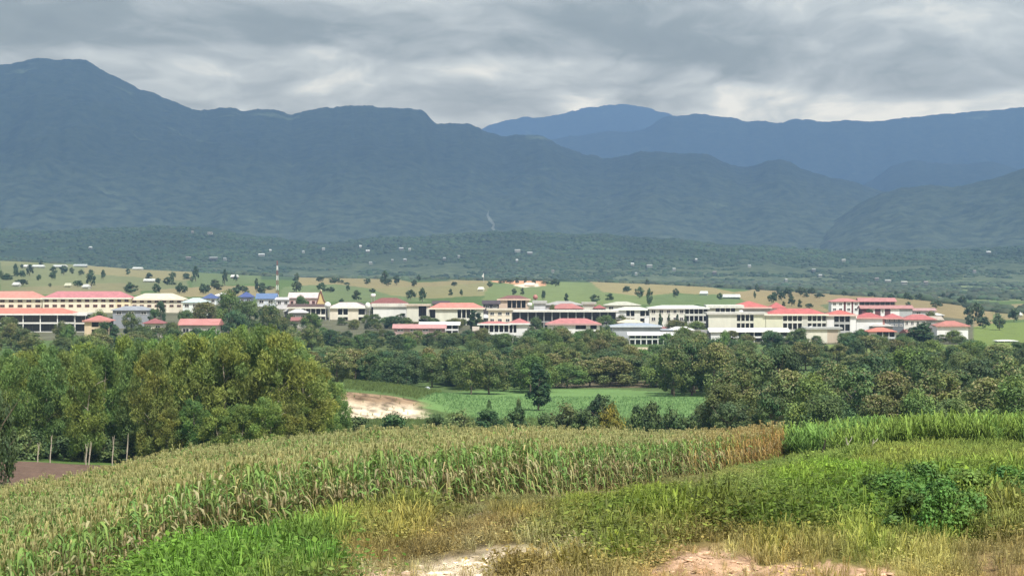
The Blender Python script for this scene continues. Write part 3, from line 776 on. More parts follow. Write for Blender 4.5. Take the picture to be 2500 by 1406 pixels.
bl('white roofed hall between the blue roofs', 521, 560, 715, 722, 738, 1098, (230, 230, 232), 'hip', (240, 238, 240), 1, None, 8)
bl('deep blue roofed hall, widest of the blue roofs', 584, 614, 712, 725, 742, 1090, (150, 166, 206), 'hip', (66, 92, 168), 1, None, 9)
bl('light blue roofed shed left of the lattice mast', 627, 672, 716, 729, 745, 1080, (214, 224, 240), 'gable', (92, 132, 190), 1, None, 9)
bl('low white shed right of the lattice mast', 674, 706, 726, 731, 748, 1060, (226, 222, 228), 'shed', (234, 232, 236), 1, None, 7)
# temple hall and gate
bl('pinkish white roofed meeting hall beside the yellow temple gable', 706, 772, 714, 727, 752, 1040, (214, 180, 176), 'gable', (232, 206, 204), 1, [(706, 772, 'w', 5, None, (186, 92, 88))], 11, name='meeting_hall')
t_ = thing('temple_gable', (*ray(783, 700, 1010)[:2], float(gz(783, 1010))), 'tall golden yellow temple gable with curved edges and a pointed tip', 'temple')
S_ = 1010 / F; g_ = float(gz(783, 1010))
def zz_(py): return zat(py, 1010) - g_
prof = [(-11, 752), (-10.5, 742), (-6, 731), (-3.4, 720), (0, 711), (3, 720), (7, 733), (13, 742), (14, 752)]
mbt = MB(); n_ = len(prof)
mbt.V = [(a * S_, 0, zz_(b)) for a, b in prof] + [(a * S_, 3.0, zz_(b)) for a, b in prof]
mbt.F = [tuple(range(n_)), tuple(range(2 * n_ - 1, n_ - 1, -1))] + [(i, i + n_, (i + 1) % n_ + n_, (i + 1) % n_) for i in range(n_)]
mbt.build('gable_panel', paint((236, 196, 84)), t_)
MB().box(-11 * S_, 14 * S_, .1, 6, -1, zz_(753)).build('wall', paint((224, 196, 150)), t_)
for sgn, pts in ((-1, prof[:5]), (1, prof[4:])):
    V, Fq = tube([(a * S_, -.1, zz_(b) + .2) for a, b in pts], [.28] * len(pts), 5)
    m = MB(); m.V = [tuple(v) for v in V]; m.F = [tuple(f) for f in Fq]; m.build('roof_edge', paint((150, 92, 62)), t_)
V, Fq = tube([(0, 0, zz_(712)), (0.3, 0, zz_(709)), (0, 0, zz_(706))], [.3, .25, .08], 6)
m = MB(); m.V = [tuple(v) for v in V]; m.F = [tuple(f) for f in Fq]; m.build('finial', paint((240, 226, 170)), t_)

bl('cream house with a dark wooden roof and white columns below the temple gable', 704, 795, 742, 751, 772, 985, (232, 216, 186), 'gable', (110, 82, 74), 1, [(704, 722, 's', 0), (722, 795, 'b', 6)], 10, fascia=(248, 230, 204), back=(120, 104, 98), slab=(240, 232, 214))
bl('cream shophouse with a pinkish white roof and dark square windows', 803, 892, 738, 751, 773, 985, (238, 224, 196), 'hip', (236, 206, 202), 1, [(803, 824, 's', 0), (824, 850, 'b', 2), (850, 874, 's', 0), (874, 892, 'b', 1)], 10, fascia=(250, 236, 216), back=(86, 70, 66), slab=(244, 234, 214))
bl('flat fronted shophouse with a white parapet and a brown red roof behind', 905, 992, 727, 741, 770, 990, (236, 226, 206), 'hip', (158, 84, 76), 1, [(905, 925, 'b', 1), (925, 952, 'b', 2), (952, 974, 'w', 1, (244, 240, 230)), (974, 992, 'b', 1)], 10, fascia=None, back=(70, 58, 56))
bl('long white flat eave strip building in front of the brown red roof', 911, 992, 741, 749, 752, 985, (246, 240, 226), 'flat', (250, 244, 228), 1, [(911, 992, 's', 0)], 3)
bl('cream flat block with one dark square window left of the red roofed row', 993, 1047, 743, 747, 778, 972, (232, 228, 206), 'flat', (230, 206, 176), 1, [(993, 1021, 's', 0), (1021, 1042, 'b', 1), (1042, 1047, 's', 0)], 9, back=(66, 62, 60))
bl('pale yellow fronted row under a bright red and peach roof', 1048, 1180, 739, 753, 782, 958, (232, 230, 204), 'hip', (236, 132, 110), 1, [(1048, 1064, 'b', 1), (1064, 1116, 's', 0), (1116, 1160, 'b', 4), (1160, 1180, 's', 0)], 10, fascia=(248, 226, 196), back=(62, 58, 60), slab=(238, 234, 214))
bl('dark brown roof behind the left end of the red and peach roof', 1058, 1094, 734, 742, 756, 1020, (92, 82, 80), 'gable', (96, 80, 80), 1, None, 9)
bl('dark brown roof behind the right end of the red and peach roof', 1180, 1218, 733, 742, 756, 1030, (88, 78, 78), 'gable', (90, 76, 80), 1, None, 9)
bl('peach brown upper storey with a brown red roof rising behind the town', 1217, 1292, 721, 731, 757, 1050, (226, 190, 156), 'hip', (150, 92, 84), 1, [(1217, 1238, 's', 0), (1238, 1284, 'b', 4), (1284, 1292, 's', 0)], 10, fascia=(244, 206, 172), back=(98, 66, 60), slab=(214, 186, 160))
bl('cream two storey block with dark bands left of the dark terrace', 1192, 1249, 754, 758, 790, 925, (240, 222, 192), 'flat', (238, 224, 196), 2, [(1192, 1249, 'w', 3)], 9)
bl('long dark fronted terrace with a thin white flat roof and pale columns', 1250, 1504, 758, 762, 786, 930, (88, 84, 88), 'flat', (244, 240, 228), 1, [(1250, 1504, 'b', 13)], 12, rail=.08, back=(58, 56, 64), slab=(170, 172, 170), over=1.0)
bl('pale grey block with a grey roof behind the terrace', 1304, 1332, 735, 741, 758, 1010, (214, 214, 222), 'flat', (200, 200, 196), 1, [(1304, 1332, 's', 0)], 9)
bl('long weathered grey roof behind the terrace', 1333, 1420, 735, 744, 758, 1022, (196, 188, 184), 'hip', (186, 182, 176), 1, None, 11)
bl('faded pink roof behind the middle of the terrace', 1345, 1423, 741, 753, 759, 985, (200, 170, 160), 'hip', (206, 116, 108), 1, None, 10)
bl('cream wall block between two pink roofs behind the terrace', 1424, 1452, 738, 743, 760, 1004, (226, 222, 204), 'flat', (206, 202, 188), 1, [(1424, 1452, 's', 0)], 9)
bl('small red roof behind the right end of the terrace', 1453, 1476, 744, 752, 759, 998, (200, 180, 170), 'hip', (192, 92, 92), 1, None, 8)
bl('pale hip roof with a small finial at the ridge behind the terrace end', 1478, 1562, 736, 745, 759, 1010, (226, 224, 204), 'hip', (208, 208, 184), 1, None, 12)
bl('white fronted house with several small rooms right of the dark terrace', 1500, 1590, 749, 757, 776, 955, (232, 230, 216), 'hip', (228, 232, 214), 1, [(1500, 1528, 's', 0, (240, 240, 234)), (1528, 1550, 'b', 2), (1550, 1562, 's', 0), (1562, 1590, 'b', 2)], 10, back=(84, 80, 84))
# front row, centre
bl('long pink roof low behind the dark trees', 962, 1085, 791, 801, 812, 850, (190, 150, 146), 'gable', (224, 150, 146), 1, None, 8)
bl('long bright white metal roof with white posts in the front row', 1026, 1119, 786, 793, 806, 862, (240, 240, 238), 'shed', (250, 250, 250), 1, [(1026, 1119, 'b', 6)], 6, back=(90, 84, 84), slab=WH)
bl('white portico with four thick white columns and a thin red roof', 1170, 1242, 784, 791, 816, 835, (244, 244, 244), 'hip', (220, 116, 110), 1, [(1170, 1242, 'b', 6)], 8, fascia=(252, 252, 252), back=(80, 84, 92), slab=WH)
bl('white arcade house with a pink red roof left of the round green tree', 1243, 1292, 777, 790, 818, 838, (246, 246, 246), 'hip', (214, 110, 108), 1, [(1243, 1262, 'b', 2), (1262, 1292, 's', 0)], 9, fascia=(250, 250, 250), back=(80, 84, 92), slab=WH)
bl('large villa with a pink red hip roof and bright white walls and piers', 1336, 1464, 777, 791, 824, 840, (248, 248, 246), 'hip', (216, 118, 116), 2, [(1336, 1392, 's', 0), (1392, 1404, 's', 0), (1404, 1432, 'b', 1), (1432, 1440, 's', 0), (1440, 1458, 'b', 1), (1458, 1464, 's', 0)], 11, fascia=(206, 150, 146), back=(74, 50, 54), slab=WH)
bl('long grey blue metal workshop with a blue grey roof', 1494, 1612, 788, 796, 818, 842, (176, 184, 194), 'hip', (170, 186, 208), 1, [(1494, 1612, 's', 0)], 12, name='workshop', cat='workshop', fascia=(206, 220, 236))
bl('lower grey annex at the right of the grey blue workshop', 1612, 1640, 803, 806, 820, 843, (172, 180, 188), 'shed', (168, 178, 190), 1, [(1612, 1640, 's', 0)], 8)
bl('bright white lean to roof along the foot of the grey workshop', 1537, 1648, 811, 818, 828, 826, (210, 210, 206), 'shed', (250, 250, 250), 1, [(1537, 1648, 'b', 8)], 5, back=(96, 94, 90), slab=WH)
bl('cream orange roofed hut behind the grey workshop', 1512, 1566, 779, 787, 797, 882, (222, 170, 140), 'hip', (242, 224, 184), 1, None, 7)
bl('bright white roof among trees right of the grey workshop', 1636, 1692, 797, 805, 818, 848, (214, 216, 216), 'hip', (250, 250, 250), 1, None, 6)
# right part
bl('large pale three storey block with a long white roof and dark louvred galleries', 1586, 1728, 745, 752, 806, 905, (224, 222, 204), 'hip', (246, 250, 238), 3, [(1586, 1624, 'w', 2), (1624, 1672, 'w', 3), (1672, 1728, 'b', 5)], 12, fascia=(246, 250, 240), back=(104, 104, 100), slab=(210, 212, 200))
bl('upper gallery block with a white roof joining the pale three storey block', 1729, 1812, 745, 752, 800, 915, (216, 214, 190), 'flat', (244, 246, 232), 2, [(1729, 1746, 's', 0), (1746, 1796, 'b', 4), (1796, 1812, 's', 0)], 12, back=(96, 90, 92), slab=(226, 222, 204))
bl('red hip roofed block behind the school front', 1784, 1880, 735, 751, 768, 960, (190, 182, 174), 'hip', (226, 96, 86), 1, [(1784, 1812, 'w', 2, (240, 240, 236)), (1812, 1880, 's', 0)], 14, fascia=(240, 190, 172), ridge_in=9)
bl('shorter red roof with a white front panel right of the red hip roof', 1881, 1916, 738, 752, 768, 968, (240, 238, 234), 'hip', (216, 92, 86), 1, [(1881, 1916, 's', 0)], 10)
bl('long three storey cream school front with dark galleries and a flat pale roof', 1730, 1869, 763, 768, 828, 862, (226, 224, 202), 'flat', (222, 218, 206), 3, [(1730, 1798, 's', 0), (1798, 1841, 'b', 4), (1841, 1869, 's', 0, (226, 226, 186))], 12, back=(82, 80, 80), slab=(220, 220, 200))
bl('long three storey cream school wing with dark galleries under a red hip roof', 1870, 2018, 753, 768, 828, 862, (226, 226, 188), 'hip', (222, 92, 86), 3, [(1870, 1911, 's', 0, (228, 228, 190)), (1911, 1959, 'b', 4), (1959, 1971, 's', 0, (206, 204, 190)), (1971, 2018, 'b', 4)], 12, fascia=(240, 232, 206), back=(82, 82, 86), slab=(222, 222, 206))
bl('white two storey end bay and galleries under the red roof right of the school wing', 2019, 2090, 757, 769, 812, 866, (244, 244, 240), 'hip', (226, 98, 82), 2, [(2019, 2036, 's', 0), (2036, 2076, 'b', 3), (2076, 2090, 's', 0)], 11, fascia=(244, 200, 184), back=(88, 88, 92), slab=(186, 188, 188))
bl('long white shed roof along the foot of the cream school', 1736, 1925, 801, 810, 824, 846, (228, 232, 230), 'shed', (250, 250, 244), 1, [(1736, 1758, 's', 0, WH), (1758, 1925, 'b', 8)], 6, back=(120, 116, 112), slab=WH)
bl('low cream and tan house in front of the white end bay', 1968, 2052, 799, 804, 829, 842, (230, 224, 200), 'flat', (196, 198, 194), 1, [(1968, 2020, 's', 0), (2020, 2046, 's', 0, (206, 182, 152)), (2046, 2052, 's', 0)], 9)
bl('white block with dark red columns under a pink roof at the back right', 2030, 2098, 728, 736, 762, 1085, (236, 236, 240), 'hip', (222, 128, 122), 2, [(2030, 2060, 'w', 2), (2060, 2065, 's', 0, (120, 40, 40)), (2065, 2079, 'w', 1), (2079, 2083, 's', 0, (120, 40, 40)), (2083, 2098, 'w', 1)], 10)
bl('long pink roofed row running right from the red columned block', 2099, 2186, 727, 736, 752, 1110, (132, 108, 108), 'gable', (214, 128, 126), 1, [(2099, 2186, 'b', 7)], 10, back=(110, 92, 92), slab=(150, 120, 118))
bl('dull pink roofed row with dark red and white fronts', 2104, 2228, 745, 753, 768, 1045, (118, 60, 62), 'gable', (208, 136, 130), 1, [(2104, 2122, 's', 0), (2122, 2136, 'w', 1, WH), (2136, 2150, 's', 0), (2150, 2160, 'w', 1, WH), (2160, 2174, 's', 0), (2174, 2196, 's', 0, WH), (2196, 2228, 's', 0, (178, 182, 184))], 10)
bl('pale pink roof at the far right end of the pink row', 2229, 2284, 752, 758, 770, 1050, (190, 190, 194), 'gable', (204, 150, 150), 1, None, 9)
bl('long low red roof above white two storey fronts on the right', 2091, 2160, 763, 776, 804, 930, (246, 246, 238), 'hip', (212, 88, 88), 2, [(2091, 2155, 's', 0), (2155, 2160, 's', 0, (196, 120, 110))], 11, fascia=(238, 150, 140))
bl('red roofed block with a dark grey glazed front', 2161, 2206, 765, 777, 800, 935, (120, 128, 136), 'hip', (214, 96, 96), 2, [(2161, 2206, 'w', 4, (112, 120, 130))], 10, fascia=(228, 140, 130))
bl('red roofed block with a short white front left of the tall dark tree', 2207, 2284, 767, 780, 798, 945, (232, 228, 220), 'hip', (210, 104, 100), 1, [(2207, 2262, 'w', 4), (2262, 2284, 's', 0, (170, 168, 166))], 10)
bl('small orange roofed cream house left of the tall dark tree', 2122, 2186, 799, 809, 826, 866, (226, 210, 176), 'hip', (240, 120, 86), 1, [(2122, 2140, 's', 0), (2140, 2186, 'b', 3)], 9, back=(74, 80, 84), slab=(200, 206, 204))
bl('bright white house with a faded red roof at the right end of the town', 2288, 2364, 783, 795, 818, 880, (250, 250, 248), 'hip', (214, 120, 102), 1, [(2288, 2364, 's', 0)], 10, fascia=(214, 130, 112))
bl('white roofed open shed in the bright field at the right', 2438, 2482, 829, 832, 838, 850, (230, 232, 226), 'hip', (244, 246, 240), 1, [(2438, 2482, 'b', 3)], 6, name='field_shed', cat='shed', back=(150, 150, 140))

# tanks and towers
def tank(label, px, yt, yb, w, d, c, kind='round', name='water_tank'):
    X, _, zt = ray(px, yt, d); zb = zat(yb, d); g = float(gz(px, d)); r = w / 2 / F * d
    root = thing(name, (X, d, g), label, 'water tank')
    H = zt - zb; m = MB(); n = 14; pr = []
    if kind == 'round':
        pr = [(math.sin(a) * r, zb + H / 2 - math.cos(a) * H / 2) for a in np.linspace(0.05, 3.09, 9)]
    elif kind == 'box':
        MB().box(-r, r, -r, r, zb - g, zt - g).build('tank', paint(c, 'metal'), root)
        MB().box(-r - .15, r + .15, -r - .15, r + .15, zt - g, zt - g + .25).build('lid', paint(c, 'metal'), root)
    else:
        pr = [(.05, zb), (r, zb), (r, zt - H * .12), (r * .6, zt - H * .02), (.05, zt)]
    if pr:
        for rr_, z_ in pr:
            for j in range(n): m.V.append((rr_ * math.cos(6.2832 * j / n), rr_ * math.sin(6.2832 * j / n), z_ - g))
        for i in range(len(pr) - 1):
            for j in range(n): m.F.append((i * n + j, i * n + (j + 1) % n, (i + 1) * n + (j + 1) % n, (i + 1) * n + j))
        m.build('tank', paint(c, 'metal'), root, True)
    for sx in (-1, 1):
        for sy in (-1, 1):
            MB().box(sx * r * .55 - .1, sx * r * .55 + .1, sy * r * .55 - .1, sy * r * .55 + .1, -1, zb - g + (H * .2 if kind == 'round' else -.01)).build('leg', paint((150, 150, 150), 'metal'), root)
    return root
tank('big round white tank right of the temple gable', 800, 737, 753, 16, 976, WH)
tank('pale green round tank between two cream shophouses', 898, 738, 756, 14, 972, (232, 240, 226))
tank('small white tank on the roof of the brown red roofed shophouse', 911, 717, 724, 12, 992, (244, 240, 236), 'cyl')
tank('round red tank standing behind the grey roofs', 1307, 719, 732, 12, 1060, (196, 104, 84))
tank('small cream tank above the left end of the dark terrace', 1293, 739, 748, 12, 985, (244, 240, 222), 'cyl')
tank('tall square white tank rising behind the grey workshop', 1579, 773, 790, 11, 862, (236, 238, 244), 'box')
tank('small white tank in front of the red hip roofed block', 1809, 757, 765, 11, 900, WH, 'cyl')
tank('round white tank below the right school gallery', 1979, 796, 808, 14, 850, WH)
tank('white tank between the end bay and the white two storey front', 2085, 771, 779, 13, 880, WH, 'cyl')

# lattice mast
X, _, _ = ray(677, 700, 1105); g_ = float(gz(677, 1105))
mast = thing('lattice_mast', (X, 1105, g_), 'thin red and white banded lattice mast rising above the blue roofs', 'mast')
ztop = zat(636, 1105) - g_; nseg = 9
for k in range(nseg):
    z0, z1 = ztop * k / nseg, ztop * (k + 1) / nseg
    h0, h1 = .6 - .42 * k / nseg, .6 - .42 * (k + 1) / nseg
    parts = []
    for sx, sy in ((1, 1), (1, -1), (-1, -1), (-1, 1)):
        parts.append(tube([(sx * h0, sy * h0, z0), (sx * h1, sy * h1, z1)], [.08, .08], 4))
        sx2, sy2 = sy, -sx
        parts.append(tube([(sx * h0, sy * h0, z0), (sx2 * h1, sy2 * h1, z1)], [.045, .045], 4))
    V, Fq = join(parts); m = MB(); m.V = [tuple(v) for v in V]; m.F = [tuple(int(i) for i in f) for f in Fq]
    m.build('mast_section', paint(WH if k % 2 else (150, 60, 60), 'metal'), mast)
# white flag
X, y_, g_ = gpt(1181, 1750)
fp = thing('flag_pole', (X, y_, g_), 'white pennant on a thin pole beside the bare earth hilltop', 'flag pole')
V, Fq = tube([(0, 0, 0), (0, 0, 6.5)], [.14, .1], 5); m = MB(); m.V = [tuple(v) for v in V]; m.F = [tuple(int(i) for i in f) for f in Fq]; m.build('pole', paint((200, 200, 200), 'metal'), fp)
MB().poly([(0, 0, 3.6), (0, 0, 7.2), (-1.5, .3, 4.4), (0.08, .02, 3.6), (.08, .02, 7.2), (-1.42, .35, 4.4)], [(0, 1, 2), (5, 4, 3), (0, 3, 4, 1), (1, 4, 5, 2), (2, 5, 3, 0)]).build('flag', paint(WH), fp)

# ---------------------------------------------------------------- farm houses on the slopes and in the far woods
def hut(label, px, py, w, h, wall, roof, group, lo=1000, hi=4600, name='farmhouse', z=None, d=None):
    d = d or d_at(px, py + h * .5, lo, hi)
    X = (px - 1250) / F * d; zg = float(gz(px, d)) if z is None else z
    S = d / F; W2 = w * S / 2; Hh = max(h * S, 2.2 if d > 1000 else .6); dep = min(max(W2 * 1.3, 4), 12)
    root = thing(name, (X, d, zg), label, 'house', group, R(random.uniform(-12, 12)))
    MB().box(-W2, W2, 0, dep, -1.5, Hh * .5).build('wall', paint(wall), root)
    m = MB(); hip(m, -W2 * 1.12, W2 * 1.12, -.8, dep + .8, Hh * .5 + .02, Hh * 1.15, .3); m.build('roof', paint(roof, 'roof'), root)
    return root
WR = (208, 212, 206)
for a in [
 ('small white roofed barn low on the left slope just above the dormitory roofs', 38, 697, 16, 6, (190,190,180), WR),
 ('white roofed barn beside the big dark round tree on the left slope', 208, 702, 15, 6, (196,200,190), WR),
 ('long narrow white roofed barn on the left slope, right of the big dark tree', 364, 687, 26, 5, (180,180,170), WR),
 ('small pale roofed house on the crest of the left tan field', 334, 656, 22, 6, (200,200,190), WR),
 ('pale roofed house, leftmost in the row on the upper left slope', 62, 651, 19, 6, (176,180,170), (226,228,220)),
 ('long pale roofed house, middle of the row on the upper left slope', 92, 651, 26, 6, (176,180,170), (214,220,214)),
 ('greyish roofed house right of the middle of the row on the upper left slope', 143, 651, 30, 6, (170,176,170), (206,212,208)),
 ('low grey roofed long house, rightmost in the row on the upper left slope', 195, 649, 30, 6, (150,160,160), (188,198,198)),
 ('pale house with a dark underside in front of the tree group left of the mast', 571, 676, 16, 8, (150,120,110), (226,226,222)),
 ('yellowish bush roofed hut just above the pink dormitory roof', 165, 699, 15, 6, (196,196,150), (206,206,168)),
 ('small cream hut on the green slope below the bare earth hilltop', 1173, 708, 13, 5, (224,224,204), (232,232,214)),
 ('pale blue roofed shed on the tan field above the three storey block', 1718, 719, 18, 4, (190,205,200), (212,226,222)),
 ('long white roofed open station behind the red hip roof', 1786, 726, 40, 7, (130,142,150), (236,242,240)),
 ('white roofed house at the far right beyond the tan field', 2487, 771, 18, 6, (210,212,206), WR),
 ('cream low wall house at the foot of the bare earth hilltop', 1292, 697, 24, 5, (240,226,206), (244,232,214)),
]:
    hut(*a, group='farm buildings on the slopes', lo=1050, hi=2300)
# ---------------------------------------------------------------- far woods (one mass each), far houses
def ico_blob(seed):
    g = np.random.default_rng(seed)
    t = (1 + 5 ** .5) / 2
    V = rot_to(np.array([(-1,t,0),(1,t,0),(-1,-t,0),(1,-t,0),(0,-1,t),(0,1,t),(0,-1,-t),(0,1,-t),(t,0,-1),(t,0,1),(-t,0,-1),(-t,0,1)], float))
    Ft = np.array([(0,11,5),(0,5,1),(0,1,7),(0,7,10),(0,10,11),(1,5,9),(5,11,4),(11,10,2),(10,7,6),(7,1,8),(3,9,4),(3,4,2),(3,2,6),(3,6,8),(3,8,9),(4,9,5),(2,4,11),(6,2,10),(8,6,7),(9,8,1)])
    V = V * g.uniform(.75, 1.25, (12, 1)); V[:, 2] = V[:, 2] * .55 + .2
    return V, Ft, np.ones((12, 3)) * g.uniform(.8, 1.2, (12, 1))
blobs = [ico_blob(s) for s in range(5)]
def scatter_far(name, n, x0, x1, d0, d1, zfun, size, keep, label, base, power=1.0):
    px = rng.uniform(x0, x1, n); d = (d0 ** (power + 1) + rng.random(n) * (d1 ** (power + 1) - d0 ** (power + 1))) ** (1 / (power + 1))
    k = keep(px, d); px, d = px[k], d[k]
    P = np.stack([(px - 1250) / F * d, d, zfun(px, d)], 1)
    sc = rng.uniform(*size, len(px))
    tint = np.array(base)[None] * (.55 + .9 * fbm(P[:, 0] / 110, P[:, 1] / 330, 4, 44))[:, None] * rng.uniform(.82, 1.2, (len(px), 1)) * (1 + rng.normal(size=(len(px), 3)) * .06)
    V, Fq, C = merge(blobs, rng.integers(0, 5, len(px)), P, rng.random(len(px)) * 6.28, sc, tint)
    o = mesh_np(name, V, Fq, m_far, C, smooth=True)
    tag(o, label, 'woodland', kind='stuff')
m_far = mat_leaf('far_woodland_leaves', 0.0, 1.0, 0.1, .8)
def keep_plain(px, d):
    x = (px - 1250) / F * d
    f = fbm(x / 90, d / 260, 4, 61)
    ok = f < .53
    crest = np.interp(px, [0, 450, 740, 1000, 1300, 1600, 1850, 2200, 2500], [2300, 2200, 1950, 1950, 1900, 1900, 1850, 1500, 1150])
    return ok & (d > crest + 60)
scatter_far('far_woodland', 20000, -250, 2750, 1300, 3300, lambda a, b: gz(a, b) - .5, (3.0, 6.0), keep_plain, 'hazy far woodland between the tan fields and the low forested hills', (.072, .098, .058))
pxl, vl, xl, dl, zl = lh
def hill_z(px, d):
    a = np.clip((px - pxl[0]) / (pxl[1] - pxl[0]), 0, len(pxl) - 1.001); v = np.clip((d - 2950) / 950, 0, .999) * 79
    i = a.astype(int); j = v.astype(int); fa = a - i; fj = v - j
    return (zl[j, i] * (1 - fa) + zl[j, i + 1] * fa) * (1 - fj) + (zl[j + 1, i] * (1 - fa) + zl[j + 1, i + 1] * fa) * fj
scatter_far('hillside_forest', 27000, -250, 2750, 2950, 3899, lambda a, b: hill_z(a, b) - 1, (2.8, 5.4), lambda px, d: fbm((px - 1250) / F * d / 90, d / 50, 3, 66) < np.interp(d, [2950, 3250, 3600], [.50, .54, .66]), 'dense dark forest covering the low hills below the mountains', (.052, .080, .040))

# scattered roofs in the far woods
far_roofs = [(1264,617,18),(1294,623,14),(1262,641,9),(1544,650,9),(1586,655,14),(1646,663,11),(1553,674,7),(1745,671,11),(1987,665,11),(2003,679,9),(2141,687,11),(2168,693,13),(2261,697,11),(2208,697,14),(2414,621,10),
 (512,574,13),(470,571,9),(862,604,12),(880,606,9),(898,618,9),(935,628,10),(980,612,10),(1000,614,8),(1024,622,12),(958,642,8),(988,640,9),(1063,641,14),(1085,637,9),(460,636,12),(478,637,9),(520,636,20),(548,638,10),(570,634,9),(638,628,14),(660,616,8),(2490,680,12),(1920,690,9),(1830,655,8),(2330,640,8),(2060,640,9),(1350,668,8),(1420,655,7),(1120,632,9),(740,620,8),(820,640,10),(790,612,8),(905,648,9),(1205,650,8),(1700,640,8),(2380,668,9),(330,600,7),(220,610,8)]
for i, (px, py, w_) in enumerate(far_roofs):
    if i % 3 == 2 and i > 14: continue
    ds = np.geomspace(2000, 3880, 500)
    zz = np.where(ds < 2960, gz(np.full_like(ds, px), ds), hill_z(np.full_like(ds, px), ds))
    r = py_of(zz, ds); k = np.where(r <= py + 3)[0]
    d = ds[k[0]] if len(k) else 3600; z = zz[k[0]] if len(k) else 20
    side = 'left' if px < 850 else ('middle' if px < 1500 else 'right')
    hut('tiny pale roofed house among the far woods on the %s of the view' % side, px, py, w_ * random.uniform(.6, 1.05), 3.6, random.choice([(150,152,148),(120,120,112),(170,170,160)]), random.choice([(186,190,186),(160,166,160),(216,220,214),(150,140,130),(176,180,166)]), 'tiny houses in the far woods, %s' % side, z=float(z) + 4.0, d=float(d))

# ---------------------------------------------------------------- single trees on the slopes behind the town
slope = [ # px, ytop, ybase, width, label
 (38,646,668,13,'narrow dark tree at the far left of the upper slope'),(73,648,674,20,'dark squat tree below the pale roofed house row'),(101,636,648,14,'small dark round tree standing above the house row'),
 (130,652,672,22,'dark tree at the foot of the long grey roofed house'),(155,650,671,24,'wide dark tree below the right end of the house row'),(198,660,674,16,'small tree left above the big dark round tree'),
 (222,662,703,26,'big dark round tree in the middle of the left slope'),(252,661,683,13,'round headed tree on a thin trunk right of the big dark tree'),(56,683,698,30,'dark bushy tree beside the small white barn'),
 (122,692,701,9,'tiny dark bush alone on the lower left slope'),(364,668,685,20,'rounded tree just above the long narrow white barn'),(386,680,694,16,'dark flat headed tree at the right end of the narrow white barn'),
 (320,696,716,40,'wide dark shrub mass beside the cream hip roof'),(382,694,716,24,'bushy tree right of the wide dark shrub mass'),(420,673,690,11,'small round tree alone near the crest of the left tan field'),
 (438,692,716,26,'grey green tree above the cream hip roofed block'),(496,700,718,26,'grey green bushes above the teal roofed shed'),(478,652,688,18,'dark tree at the right end of the left tan field'),
 (525,684,702,24,'rounded tree on the green strip left of the mast'),(549,660,698,14,'tall dark tree between the small houses left of the mast'),(575,672,688,11,'small dark tree below the pale house'),
 (626,682,714,12,'slim dark tree behind the blue roofs'),(637,700,720,18,'dark bush just behind the light blue roof'),(725,668,688,14,'tall dark tree right of the mast, upper one'),
 (724,688,714,26,'tall dark tree right of the mast, lower wider one'),(783,676,689,22,'small dark spreading tree on the centre tan field'),(824,678,692,13,'small squat tree alone on the centre tan field'),
 (846,690,696,17,'flat dark bush on the centre tan field'),(849,697,712,11,'small tree with a pale gap below the flat bush'),(871,711,733,28,'dark round tree just behind the cream shophouses'),
 (940,664,690,24,'dark tree on the far edge of the centre field'),(968,674,696,20,'dark tree at the right end of the centre tan field'),(1010,684,700,18,'small dark tree on the hill crest left of the white pennant'),
 (1031,706,738,20,'tall oval dark tree behind the cream flat block'),(1100,707,722,13,'small cone shaped tree, left one of a pair on the tan slope'),(1126,708,723,9,'small cone shaped tree, right one of a pair on the tan slope'),
 (1196,688,702,18,'dark bush on the ridge left of the bare earth hilltop'),(1263,678,692,11,'dark tree standing on the bare earth hilltop'),(1303,682,697,11,'thin dark tree at the right end of the bare earth hilltop'),
 (1255,706,722,13,'small tree on the green slope above the peach brown storey'),(1275,704,720,12,'small grey green tree on the green slope above the round red tank'),(1328,711,732,12,'slim tree behind the pale grey block'),
 (1383,718,737,14,'small dark tree behind the long grey roof'),(1452,721,740,28,'rounded tree behind the pink and grey roofs'),(1488,718,734,24,'grey green tree on the slope behind the pale hip roof'),
 (1561,703,727,26,'dark bushy tree, left one of the pair on the right tan field'),(1586,708,746,18,'tall dark tree, right one of the pair on the right tan field'),(1650,706,728,16,'faint grey tree on the right tan field'),
 (1843,712,730,9,'faint small tree above the red hip roof'),(1884,721,740,26,'round dark tree behind the red hip roof'),(1914,714,722,11,'small dark bush alone on the far right tan field'),
 (1955,702,722,20,'dark round tree on the crest of the right tan field'),(1953,733,752,13,'dark upright tree above the red school roof'),(1975,742,753,22,'low dark shrub beside the dark upright tree'),
 (1914,737,748,10,'small round shrub at the right end of the red hip roof'),(2217,738,752,16,'dark spreading tree above the pink roofed row'),(2386,742,790,34,'tall leaning dark tree at the right end of the tan field'),
 (2215,716,732,20,'dark tree on the ridge behind the right tan field'),(2350,724,745,24,'dark tree just behind the crest at the right'),(2440,768,806,38,'dark rounded tree in front of the tan field at the far right'),
 (2400,776,802,36,'low dark bush right of the bright white house'),(2476,756,786,30,'dark tree cut by the right edge beside a white roof'),(2366,772,800,26,'dark bush behind the bright white house'),
]
for px, yt, yb, w_, lab in slope:
    d = d_at(px, yb, 930, 2400)
    tree('far', px, d, (yb - yt) / F * d * 1.1, w_ / F * d, lab, 'tree', 'single trees on the slopes', 'field_tree')
g = np.random.default_rng(21)
for k in range(420):
    px = g.uniform(-60, 2450); d = g.uniform(1120, 1950)
    if fbm((px - 1250) / F * d / 45, d / 60, 3, 88) < .60: continue
    y = float(py_of(gz(px, d), d))
    tree('far', px, d, g.uniform(2.0, 5.5), g.uniform(3, 7.5), 'small dark shrub dotted on the fields behind the town', 'shrub', 'small shrubs on the fields behind the town', 'field_shrub')

